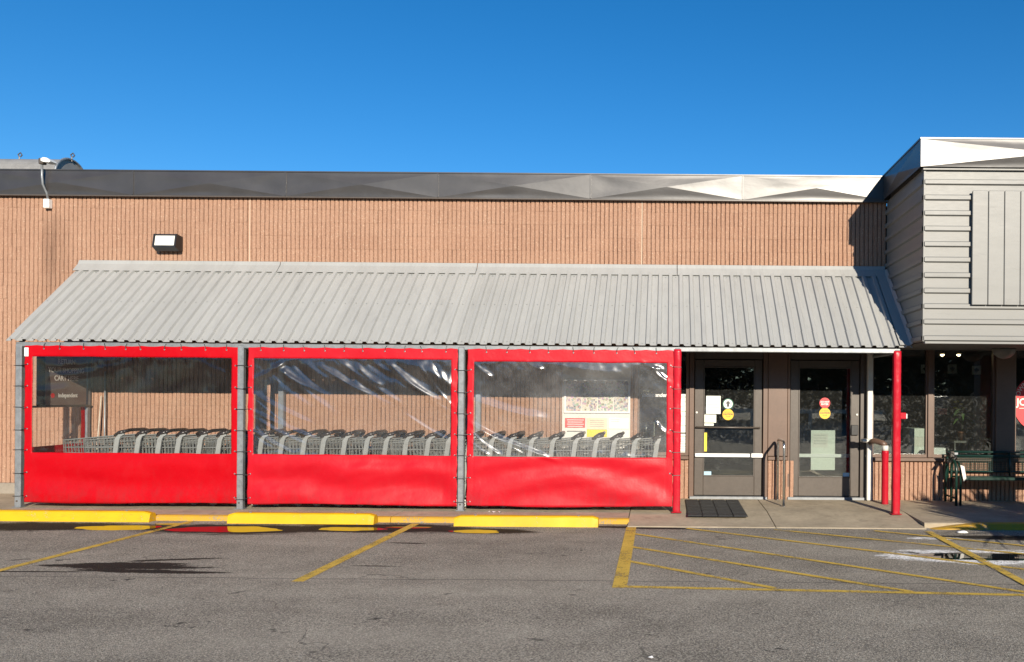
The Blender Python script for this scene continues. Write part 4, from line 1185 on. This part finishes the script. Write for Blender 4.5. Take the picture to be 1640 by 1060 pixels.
# ------------------------------------------------------------------ notice board on the wall
NX0, NZ1 = px(901, 584, -0.03); NX1 = px(1010, 584, -0.03)[0]
nb = thing('notice_board', ((NX0+NX1)/2, -0.04, 0.5), 'tall pale notice board with four flyer pages behind the carts', 'notice board')
box('board', 'board_white', nb, NX0, NX1, -0.035, -0.004, 0.35, 2.30)
def nrect(x0, y0, x1, y1, Y, mat, name, parent, th=0.004):
    a = px(x0, y0, Y); c = px(x1, y1, Y); return box(name, mat, parent, a[0], c[0], Y-th, Y, c[1], a[1])
a = px(904, 606, -0.05); c = px(1009, 661, -0.05)
fr = MB(); w = 0.028
fr.box(a[0], c[0], -0.065, -0.036, a[1]-w, a[1]); fr.box(a[0], c[0], -0.065, -0.036, c[1], c[1]+w)
fr.box(a[0], a[0]+w, -0.064, -0.036, c[1]+w, a[1]-w); fr.box(c[0]-w, c[0], -0.064, -0.036, c[1]+w, a[1]-w)
fr.build('flyer_frame', 'white_plastic', nb)
for k in range(4):
    x0 = 907.5+k*25.4; nrect(x0, 609, x0+23.2, 658.5, -0.040, 'flyer%d' % k, 'flyer', nb, 0.003)
o = nrect(905, 668.5, 937, 684, -0.040, 'notice_red', 'notice', nb)
for k in range(4): nrect(908+k % 2, 671+3.4*k, 935-2*(k % 2), 672.2+3.4*k, -0.0455, 'white_plastic', 'print_line', nb, 0.001)
nrect(940, 668.5, 972, 687, -0.040, 'paper_warm', 'notice', nb); nrect(940, 687, 972, 699, -0.040, 'notice_yellow', 'notice', nb)
for k in range(4): nrect(945, 672+3.2*k, 967, 672.8+3.2*k, -0.0455, 'ink_grey', 'print_line', nb, 0.001)
nrect(975, 668.5, 1007, 686, -0.040, 'white_plastic', 'notice', nb); nrect(975, 688, 1007, 702, -0.040, 'paper', 'notice', nb)
for k in range(2): nrect(978, 671+3*k, 992, 671.6+3*k, -0.0455, 'ink_grey', 'print_line', nb, 0.001)
for x in (905, 938): nrect(x+3, 689, x+28, 690.5, -0.0375, 'ink', 'print_line', nb, 0.001)
box('cover_strip', 'white_plastic', nb, NX0+0.32, NX0+0.345, -0.05, -0.036, 2.07, 2.28)
box('cover_strip', 'white_plastic', nb, NX0+0.66, NX0+0.685, -0.05, -0.036, 2.07, 2.28)

# ------------------------------------------------------------------ door mat
mt = thing('door_mat', (0.70, -0.95, zs(-0.95)), 'black rubber tile mat on the pavement by the left door', 'mat')
mx = [0.285, 0.49, 0.70, 0.905, 1.11]; my = [-1.70, -1.40, -1.10, -0.80, -0.50, -0.20]
b = MB(); b.add([(0.287, -1.698, zs(-1.7)+0.003), (1.108, -1.698, zs(-1.7)+0.003), (1.108, -0.202, zs(-0.2)+0.003), (0.287, -0.202, zs(-0.2)+0.003)], [(0, 1, 2, 3)]); b.build('mat_base', 'black_rubber', mt)
for i in range(4):
    for j in range(5):
        x0, x1, y0, y1 = mx[i]+0.004, mx[i+1]-0.004, my[j]+0.004, my[j+1]-0.004
        h = 0.014+random.uniform(-0.001, 0.001)
        b = MB(); e = 0.01
        b.add([(x0, y0, zs(y0)), (x1, y0, zs(y0)), (x1, y1, zs(y1)), (x0, y1, zs(y1)), (x0+e, y0+e, zs(y0)+h), (x1-e, y0+e, zs(y0)+h), (x1-e, y1-e, zs(y1)+h), (x0+e, y1-e, zs(y1)+h)],
              [(4, 5, 6, 7), (0, 1, 5, 4), (1, 2, 6, 5), (2, 3, 7, 6), (3, 0, 4, 7)])
        b.build('mat_tile', 'black_rubber', mt)

# ------------------------------------------------------------------ steel hoop rail by the doors
def arc(c, r, a0, a1, n, f): return [f(c[0]+r*math.cos(a0+(a1-a0)*k/n), c[1]+r*math.sin(a0+(a1-a0)*k/n)) for k in range(n+1)]
hr = thing('door_rail', (1.72, -0.42, 0), 'stainless steel hoop rail standing between the two doors', 'rail')
fn = lambda y, z: (1.72, y, z)
pts = [fn(-0.76, zs(-0.76))] + arc((-0.66, 0.84), 0.10, math.pi, math.pi/2, 8, fn) + arc((-0.20, 0.84), 0.10, math.pi/2, 0, 8, fn) + [fn(-0.10, 0.0)]
MB().tube(pts, 0.019, 12).build('tube', 'stainless', hr, True)
for y in (-0.76, -0.10): MB().lathe([(0.042, 0), (0.042, 0.006), (0.022, 0.01)], (1.72, y, zs(y)), 16).build('base_flange', 'stainless', hr)

# red padded guard post beside the right canopy post
gpX, gpY = 3.285, -0.43
g0 = thing('guard_rail', (gpX, gpY, zs(gpY)), 'short red padded rail with white bent top by the shop window', 'rail')
b = MB(); nz, na = 30, 14; z0 = zs(gpY)
for k in range(nz+1):
    z = z0+0.80*k/nz
    for a in range(na):
        t = 2*math.pi*a/na; rr = 0.052+0.004*noise.noise(Vector((math.cos(t)*2, math.sin(t)*2+9, z*9)))
        b.v.append((gpX+rr*math.cos(t), gpY+rr*math.sin(t), z))
for k in range(nz):
    for a in range(na): b.f.append((k*na+a, k*na+(a+1) % na, (k+1)*na+(a+1) % na, (k+1)*na+a))
b.f.append(tuple(nz*na+a for a in range(na)))
b.build('padding', 'red_pad', g0, True)
MB().tube([(gpX, gpY, 0.79), (gpX, gpY, 0.87)], 0.048, 14).build('sleeve', 'white_paint', g0, True)
MB().tube([(gpX+0.005, gpY, 0.87), (gpX-0.03, gpY+0.03, 0.905), (gpX-0.13, gpY+0.13, 0.935), (gpX-0.19, gpY+0.19, 0.90)], 0.042, 12).build('bent_top', 'brown_metal', g0, True)
MB().bbox(gpX-0.30, gpX-0.05, gpY+0.16, gpY+0.30, 0.905, 0.955, b=0.015).build('cap_shelf', 'white_paint', g0)
pbx = px(1446, 665, -1.33)
pb = thing('door_button', (pbx[0]-0.03, -1.33, pbx[1]-0.05), 'small red and white push button box on the right red post', 'button')
MB().bbox(pbx[0]-0.055, pbx[0]+0.035, -1.375, -1.31, pbx[1]-0.045, pbx[1]+0.045, b=0.008).build('housing', 'red_pad', pb)
MB().bbox(pbx[0]+0.0355, pbx[0]+0.052, -1.37, -1.32, pbx[1]-0.04, pbx[1]+0.03, b=0.006).build('button_face', 'white_plastic', pb)

# ------------------------------------------------------------------ green bench under the window
bn = thing('bench', (5.1, -0.34, 0), 'green metal bench with hooped arms under the shop window', 'bench')
def hoop(x, y0=-0.56, y1=-0.10, h=0.66, r=0.16):
    f = lambda y, z: (x, y, z)
    return [f(y0, zs(y0))] + arc((y0+r, h-r), r, math.pi, math.pi/2, 7, f) + arc((y1-r, h-r), r, math.pi/2, 0, 7, f) + [f(y1, 0.0)]
for x in (4.31, 6.25):
    MB().tube(hoop(x), 0.020, 10).build('arm', 'bench_green', bn, True)
    MB().tube(hoop(x+0.075, -0.53, -0.13, 0.63, 0.14), 0.018, 10).build('leg', 'bench_green', bn, True)
    MB().tube([(x, -0.56, 0.10), (x, -0.10, 0.10)], 0.014, 8).build('stretcher', 'bench_green', bn, True)
for k in range(6):
    y = -0.53+0.075*k
    MB().bbox(4.40, 6.24, y-0.028, y+0.028, 0.395-0.004*k, 0.42-0.004*k, b=0.005).build('seat_slat', 'bench_green', bn)
MB().bbox(4.40, 6.24, -0.575, -0.555, 0.375, 0.42, b=0.005).build('seat_rail', 'bench_green', bn)
for z in (0.76, 0.70): MB().tube([(4.34, -0.075, z), (6.24, -0.075, z)], 0.017, 8).build('back_rail', 'bench_green', bn, True)
MB().tube([(4.34, -0.08, 0.46), (6.24, -0.08, 0.46)], 0.015, 8).build('back_rail', 'bench_green', bn, True)
bk = MB()
for k in range(64):
    x = 4.36+k*0.0295; bk.box(x-0.003, x+0.003, -0.078, -0.072, 0.47, 0.69)
for k in range(8): bk.box(4.345, 6.24, -0.0835, -0.0785, 0.485+k*0.027, 0.490+k*0.027)
bk.build('mesh_back', 'bench_green', bn, fix=False)
for x in (4.34, 5.3, 6.24): MB().tube([(x, -0.10, 0.36), (x, -0.075, 0.76)], 0.017, 8).build('back_post', 'bench_green', bn, True)
# cable lock and paper tag slung over the bench arm
lk = thing('cable_lock', (4.31, -0.34, 0.66), 'dark coiled cable lock with a paper tag hung on the bench arm', 'cable lock')
cb = MB(); pts = []
for k in range(90):
    t = k/89*2*math.pi*3.4
    pts.append((4.305+0.055*math.cos(t)+0.02*math.sin(2.3*t), -0.36+0.06*math.sin(t), 0.70+0.035*math.sin(1.7*t)+0.05*math.sin(t*0.5)))
cb.tube(pts, 0.011, 6); cb.build('cable', 'black_plastic', lk, True)
MB().bbox(4.27, 4.335, -0.42, -0.37, 0.70, 0.79, b=0.012).build('lock_body', 'dark_bronze', lk)
MB().bbox(4.33, 4.39, -0.41, -0.39, 0.735, 0.775, b=0.006).build('buckle', 'galvanised', lk)
MB().add([(4.36, -0.585, 0.60), (4.42, -0.583, 0.58), (4.45, -0.59, 0.40), (4.41, -0.592, 0.36)], [(0, 1, 2, 3)]).build('paper_tag', 'board_white', lk)

# round sign in the right-hand window
rs = px(1669, 645, 0.055)
rg = thing('round_sign', (rs[0], 0.055, rs[1]-0.46), 'round red sign with white letters in the window at the right edge', 'sign')
disc('disc', 'sticker_red', rg, rs, 0.455, 0.052, 0.060, 48)
text('lettering', 'JO', 0.155, 'board_white', rg, (rs[0]-0.40, 0.0505, rs[1]-0.035), bold=0.004)
box('rule', 'board_white', rg, rs[0]-0.36, rs[0]+0.36, 0.0495, 0.0515, rs[1]-0.085, rs[1]-0.075)
for k, ch in enumerate('OWN'):
    an = math.radians(158-13*k); q = (rs[0]+0.37*math.cos(an), rs[1]+0.37*math.sin(an))
    u = (-math.cos(an-math.pi/2+math.pi), 0, -math.sin(an-math.pi/2+math.pi))
    text('lettering', ch, 0.10, 'board_white', rg, (q[0], 0.0505, q[1]), xdir=(math.sin(an), 0, -math.cos(an)), updir=(math.cos(an), 0, math.sin(an)), align='CENTER')

# ------------------------------------------------------------------ things behind the shop window
def in_window(x, y, Y): return px(x, y, Y)
shf = thing('display_shelf', (3.85, 0.9, 0), 'low shelf stacked with boxed goods inside the corner window', 'shelf')
box('shelf_board', 'interior_floor', shf, 3.2, 4.6, 0.55, 1.1, 0.60, 0.64)
for x in (3.22, 4.56): box('shelf_leg', 'interior_floor', shf, x, x+0.03, 0.58, 1.08, 0.012, 0.60)
for k, (x, z, w, h, m) in enumerate(((3.95, 0.64, 0.26, 0.16, 'paper'), (3.96, 0.80, 0.24, 0.15, 'board_white'), (3.95, 0.95, 0.26, 0.14, 'paper'), (3.3, 0.64, 0.22, 0.2, 'shelf_goods'), (3.58, 0.64, 0.24, 0.15, 'shelf_goods'))):
    o = bbox('carton', m, None, x, x+w, 0.6, 0.95, z+0.001, z+h, b=0.004)
    tag(o, ['bottom pale carton stacked behind the corner window', 'middle pale carton stacked behind the corner window', 'top pale carton stacked behind the corner window',
            'dark tall carton on the low shelf behind the red guard rail', 'dark squat carton on the low shelf behind the red post'][k], 'carton', 'cartons on the low window shelf')
ledge = box('window_ledge', 'interior_floor', shop, 3.15, 7.6, 0.19, 0.50, 0.58, 0.615)
o = tag(bbox('white_box', 'white_plastic', None, 4.17, 4.42, 0.22, 0.44, 0.616, 0.80, b=0.006), 'plain white box on the ledge beside the window mullion', 'box')
o = tag(bbox('paper_tray', 'white_plastic', None, 4.79, 5.02, 0.22, 0.40, 0.616, 0.69, b=0.006), 'flat white tray on the ledge beneath the potted plant', 'tray')
o = tag(bbox('small_carton', 'paper_warm', None, 4.62, 4.72, 0.22, 0.34, 0.616, 0.69, b=0.004), 'small tan carton on the ledge beside the flat white tray', 'carton')
def plant(name, c, hgt, nl, ll, leafm, label, pot=True, spread=1.0, seed=3, flowers=0, lw=0.03):
    rd = random.Random(seed)
    r = thing(name, c, label, 'plant'); x, y, z = c; st0 = z
    if pot:
        MB().lathe([(0.05, 0.0), (0.07, 0.12), (0.075, 0.12), (0.075, 0.14), (0.06, 0.14), (0.055, 0.11)], c, 16).build('pot', 'terracotta', r, True); st0 = z+0.11
    MB().tube([(x, y, st0), (x+0.01, y+0.01, st0+hgt*0.5), (x-0.01, y, st0+hgt)], [0.02, 0.016, 0.010], 7).build('stem', 'leaf_house', r, True)
    for k in range(nl):
        a = rd.uniform(0, 6.28); h = st0+hgt*rd.uniform(0.45, 1.0); l = ll*rd.uniform(0.7, 1.2); w = lw*rd.uniform(0.8, 1.2)
        d = Vector((math.cos(a), math.sin(a), 0)); sd = Vector((-d.y, d.x, 0)); b = MB(); pr = []
        for i in range(6):
            t = i/5; q = Vector((x, y, h))+d*l*t*spread+Vector((0, 0, l*(0.75*t-1.05*t*t)))
            ww = w*math.sin(math.pi*min(0.97, t*0.92+0.08)); pr.append((q-sd*ww, q+Vector((0, 0, 0.006)), q+sd*ww))
        for p3 in pr: b.v += [tuple(v) for v in p3]
        for i in range(5): b.f += [(i*3, i*3+1, i*3+4, i*3+3), (i*3+1, i*3+2, i*3+5, i*3+4)]
        b.build('leaf', leafm, r, True, fix=False)
    for k in range(flowers):
        b = MB(); cx_, cy_, cz_ = x+rd.uniform(-0.14, 0.14), y+rd.uniform(-0.05, 0.05), st0+hgt+rd.uniform(-0.02, 0.10)
        b.lathe([(0.012, -0.012), (0.032, 0.0), (0.030, 0.012), (0.012, 0.018)], (cx_, cy_, cz_), 9); b.build('flower', 'flower_yellow', r, True)
    return r
pp = px(1580, 720, 0.33)
plant('potted_plant', (pp[0], 0.46, 0.616), 0.22, 16, 0.20, 'leaf_house', 'leafy green potted plant on the window ledge behind the bench', seed=4, lw=0.035)
fp = px(1542, 650, 0.7)
plant('flowering_plant', (fp[0], 0.72, 0.9), 0.42, 14, 0.24, 'leaf_house', 'tall potted plant with yellow flowers inside the shop window', seed=9, flowers=7)
ps = thing('plant_stand', (fp[0], 0.72, 0.012), 'dark stand under the yellow flowering plant inside the shop', 'stand')
bbox('stand_top', 'interior_floor', ps, fp[0]-0.2, fp[0]+0.2, 0.55, 0.9, 0.86, 0.899); 
for sx_ in (-0.18, 0.16):
    for yy in (0.57, 0.86): box('leg', 'interior_floor', ps, fp[0]+sx_, fp[0]+sx_+0.02, yy, yy+0.02, 0.013, 0.86)
red_box = px(1509, 658, 1.0)
tag(bbox('red_packet', 'sticker_red', None, red_box[0]-0.07, red_box[0]+0.07, 0.96, 1.04, red_box[1]-0.05, red_box[1]+0.05), 'dim red packet hanging behind the window by the flowers', 'packet')
# paper flags with a maple leaf hung along the ceiling
LEAFP = [(0, 1), (.18, .62), (.36, .72), (.28, .30), (.52, .50), (.58, .36), (.92, .30), (.80, .12), (.90, 0), (.46, -.34), (.52, -.52), (.06, -.44), (.06, -.95)]
LEAFP = LEAFP + [(-a_, b_) for (a_, b_) in reversed(LEAFP[1:])]
for k, (x, y) in enumerate(((1482, 590), (1525, 590), (1564, 592))):
    q = px(x, y, 0.9); 
    fgo = thing('paper_flag', (q[0], 0.9, q[1]-0.08), ['left', 'middle', 'right'][k]+'most of three small maple leaf flags hung in the window' if k != 1 else 'middle of three small maple leaf flags hung in the window', 'flag', 'maple leaf flags in the window')
    box('card', 'white_plastic', fgo, q[0]-0.075, q[0]+0.075, 0.898, 0.902, q[1]-0.075, q[1]+0.075)
    MB().prism([(a_*0.05, b_*0.05) for (a_, b_) in LEAFP], lambda u, v: (q[0]+u, 0.8955, q[1]+v), lambda u, v: (q[0]+u, 0.8972, q[1]+v)).build('maple_leaf', 'ink', fgo)
    MB().tube([(q[0], 0.9, q[1]+0.075), (q[0], 0.9, 2.75)], 0.002, 4).build('string', 'ink', fgo)
tr = thing('track_light', (4.3, 1.2, 2.3), 'ceiling track with three lit warm spotlights inside the window', 'light')
zt_ = px(1500, 562, 1.2)[1]
MB().bbox(3.6, 5.6, 1.18, 1.22, zt_+0.03, zt_+0.06).build('track', 'galvanised', tr)
for xx in (3.7, 5.5): MB().tube([(xx, 1.2, zt_+0.06), (xx, 1.2, 2.75)], 0.008, 6).build('hanger', 'galvanised', tr)
for x in (1486, 1508, 1534):
    q = px(x, 564, 1.2)
    hd = MB().lathe([(0.02, 0.09), (0.035, 0.06), (0.045, 0.0), (0.040, 0.0)], (q[0], 1.16, q[1]-0.03), 12).build('lamp_head', 'dark_bronze', tr)
    MB().lathe([(0.032, 0.0), (0.026, -0.022), (0.01, -0.030)], (q[0], 1.16, q[1]-0.03), 12).build('bulb', 'warm_bulb', hd)
# dome speaker under the soffit
q = px(1608, 566, -0.55)
sp = thing('soffit_speaker', (q[0], -0.55, OZ0-0.18), 'pale tilted dome fitting under the overhang by the window pier', 'fitting')
MB().lathe([(0.16, 0.02), (0.17, 0.0), (0.14, -0.07), (0.08, -0.12), (0.02, -0.135)], (q[0], -0.55, OZ0-0.03), 22).build('dome', 'siding_paint', sp, True)

# small things on the ground
cxg, cyg = gp(1541, 852.5)
b = MB().lathe([(0.05, 0), (0.07, 0.006), (0.05, 0.02), (0.02, 0.026)], (0, 0, 0), 10)
b.v = [(cxg+v[0]*1.1, cyg+v[1]*0.7+0.01*noise.noise(Vector(v)*40), ZA+0.0015+v[2]*(1+0.4*noise.noise(Vector(v)*60))) for v in b.v]
tag(b.build('crumpled_cup', 'white_plastic', None, True), 'small crumpled white litter lying by the right kerb', 'litter')
lx, lyY = px(790, 812, -1.62)[0], -1.5
b = MB()
for k in range(8):
    b.v += [(lx-0.09+0.026*k, lyY-0.02+0.02*math.sin(k*1.7), zs(lyY)+0.004+0.018*abs(math.sin(k*2.1))), (lx-0.09+0.026*k, lyY+0.03+0.012*math.cos(k), zs(lyY)+0.004+0.012*abs(math.cos(k*1.3)))]
for k in range(7): b.f.append((2*k, 2*k+2, 2*k+3, 2*k+1))
tag(b.build('crumpled_wrapper', 'white_plastic', None, fix=False), 'crumpled pale wrapper on the pavement under the right curtain', 'litter')
for k, (x, y, lab) in enumerate(((1042, 1053, 'tiny white scrap on the asphalt near the bottom edge'), (250, 829, 'crushed white scrap at the end of the left wheel stop'))):
    X, Y = gp(x, y, ZA); b = MB()
    for i in range(5):
        a_ = i*1.256; b.v.append((X+0.02*math.cos(a_)*(1+0.4*(i % 2)), Y+0.018*math.sin(a_), ZA+0.004+0.007*(i % 2)))
    b.f.append((0, 1, 2)); b.f.append((0, 2, 3)); b.f.append((0, 3, 4))
    tag(b.build('paper_scrap', 'white_plastic', None, fix=False), lab, 'litter')

# ------------------------------------------------------------------ what stands just right of the picture (its shadow falls into it)
def yucca(c, hgt, n, ll, seed, label, low=0.8):
    rd = random.Random(seed); fol = MB(); r = thing('yucca_planter', c, label, 'plant'); x, y, z = c
    MB().lathe([(0.24, 0.0), (0.30, 0.40), (0.33, 0.40), (0.33, 0.46), (0.28, 0.46), (0.26, 0.40)], c, 22).build('pot', 'terracotta', r, True)
    MB().tube([(x, y, z+0.40), (x+0.02, y, z+hgt)], [0.05, 0.03], 8).build('trunk', 'bark', r, True)
    for k in range(n):
        a_ = rd.uniform(0, 6.28); e = rd.uniform(-0.3, 1.3); l = ll*rd.uniform(0.7, 1.15)
        d = Vector((math.cos(a_)*math.cos(e), math.sin(a_)*math.cos(e), math.sin(e))); sd = d.cross(Vector((0, 0, 1))).normalized()
        o_ = Vector((x, y, z+hgt*rd.uniform(low, 1.0))); b0 = len(fol.v)
        for i in range(5):
            t = i/4; q = o_+d*l*t-Vector((0, 0, 0.25*l*t*t)); w = 0.042*(1-t)**0.6+0.001
            fol.v += [tuple(q-sd*w), tuple(q+sd*w)]
        for i in range(4): fol.f.append((b0+2*i, b0+2*i+1, b0+2*i+3, b0+2*i+2))
    fo = fol.build('foliage', 'leaf_dark', r, True, fix=False); fo['kind'] = 'stuff'
    return r
yucca((5.1, -5.4, ZA), 1.15, 70, 0.85, 5, 'spiky yucca in a clay pot on the lot beyond the right edge')
yucca((5.45, -4.9, ZA), 1.5, 900, 0.75, 8, 'taller bushy yucca in a clay pot near the overhang column', 0.45)
yucca((6.3, -4.6, ZA), 1.5, 900, 0.8, 12, 'rightmost bushy yucca in a clay pot beyond the overhang column', 0.4)

# ------------------------------------------------------------------ across the lot, seen only as reflections in the glass
def car(loc, paint, rz, label):
    r = thing('parked_car', (0, 0, 0), label, 'car', 'cars parked across the lot')
    prof = [(-2.25, 0.35), (-2.3, 0.75), (-2.2, 1.05), (-1.9, 1.62), (-1.6, 1.72), (0.35, 1.70), (1.15, 1.12), (2.1, 0.95), (2.3, 0.70), (2.25, 0.35)]
    b = MB(); n = len(prof)
    for (s, ins) in ((-1, 1), (1, 1)):
        for (x, z) in prof: b.v.append((x, s*(0.92 if z < 1.13 else 0.92-0.30*(z-1.1)), z))
    for i in range(n): b.f.append((i, (i+1) % n, n+(i+1) % n, n+i))
    b.f += [tuple(range(n)), tuple(range(n, 2*n))]
    body = b.build('body', paint, r)
    mo = body.modifiers.new('edges', 'BEVEL'); mo.width = 0.06; mo.segments = 3
    for s in (-1, 1):
        b = MB(); g_ = [(-1.8, 1.12), (-1.62, 1.56), (0.25, 1.56), (0.92, 1.12)]
        b.add([(x, s*(0.925-0.30*max(0, z-1.1)), z) for (x, z) in g_], [(0, 1, 2, 3)]); b.build('side_window', 'car_glass', r, fix=False)
        for x in (-1.4, 1.4):
            w = MB().lathe([(0.22, -0.11), (0.34, -0.10), (0.34, 0.10), (0.22, 0.11)], (x, s*0.84, 0.34), 20, 'y').build('wheel', 'tyre', r)
            MB().lathe([(0.20, -0.115), (0.21, 0.115)], (x, s*0.84, 0.34), 16, 'y').build('rim', 'galvanised', w)
        MB().bbox(2.22, 2.32, s*0.62-0.16, s*0.62+0.16, 0.68, 0.82, b=0.02).build('headlight', 'lens_white', r)
        MB().bbox(-2.32, -2.22, s*0.72-0.10, s*0.72+0.10, 0.80, 1.05, b=0.02).build('tail_light', 'sticker_red', r)
    MB().add([(0.45, -0.66, 1.665), (0.45, 0.66, 1.665), (1.13, 0.80, 1.15), (1.13, -0.80, 1.15)], [(0, 1, 2, 3)]).build('windscreen', 'car_glass', r, fix=False)
    MB().bbox(2.24, 2.34, -0.40, 0.40, 0.50, 0.78, b=0.02).build('grille', 'black_plastic', r)
    r.location = (*loc, ZA); r.rotation_euler[2] = rz
    return r
car((11.9, -21), 'car_dark', math.radians(68), 'dark sport utility car mirrored in the corner window')
car((-0.2, -22), 'car_silver', math.radians(100), 'silver car mirrored in the narrow window by the doors')
fn_ = thing('low_fence', (4, -30, ZA), 'low white rail fence mirrored in the door glass', 'fence')
MB().bbox(-14, 26, -30.06, -29.98, 0.66, 0.86).build('fence_rail', 'white_paint', fn_)
for k in range(14): MB().bbox(-13.9+k*3.05, -13.75+k*3.05, -29.97, -29.85, ZA, 0.84).build('fence_post', 'white_paint', fn_)
def tree_proto():
    r = thing('street_tree', (0, 0, 0), 'x', 'tree', 'trees across the lot')
    b = MB(); b.tube([(0, 0, 0), (0.1, 0, 1.6), (0, 0.1, 3.0), (0.1, 0, 4.6)], [0.26, 0.20, 0.15, 0.05], 8)
    for k in range(7):
        a_ = k*0.9; b.tube([(0.05, 0.05, 1.8+0.3*k), (0.9*math.cos(a_), 0.9*math.sin(a_), 2.7+0.35*k), (1.9*math.cos(a_), 1.9*math.sin(a_), 3.2+0.4*k)], [0.09, 0.06, 0.02], 6)
    b.build('trunk', 'bark', r, True, fix=False)
    rd = random.Random(21); c = MB()
    cl = [(rd.uniform(-1.9, 1.9), rd.uniform(-1.9, 1.9), rd.uniform(1.3, 6.2), rd.uniform(0.7, 1.3)) for _ in range(34)]
    for (x, y, z, q) in cl:
        for k in range(260):
            d = Vector((rd.gauss(0, 1), rd.gauss(0, 1), rd.gauss(0, 1))).normalized()*q*rd.uniform(0.5, 1)
            p = Vector((x, y, z))+d; u = Vector((rd.gauss(0, 1), rd.gauss(0, 1), rd.gauss(0, 1))).normalized()*0.17; w = u.orthogonal().normalized()*0.09
            n0 = len(c.v); c.v += [tuple(p-u), tuple(p+w), tuple(p+u), tuple(p-w)]; c.f.append((n0, n0+1, n0+2, n0+3))
    c.build('crown', 'leaf_dark', r, fix=False)
    return r
tp = tree_proto()
for k in range(14):
    t = tp if k == 0 else copy_tree(tp)
    t.location = (-26+k*4.3+random.uniform(-0.8, 0.8), -44+random.uniform(-3, 3), ZA); sc_ = random.uniform(0.9, 1.25)
    t.scale = (sc_*1.55, sc_*1.55, sc_); t.rotation_euler[2] = random.uniform(0, 6.28)
    t['label'] = '%s leafy tree of the row across the lot, counted from its left end' % ORD[k+1]
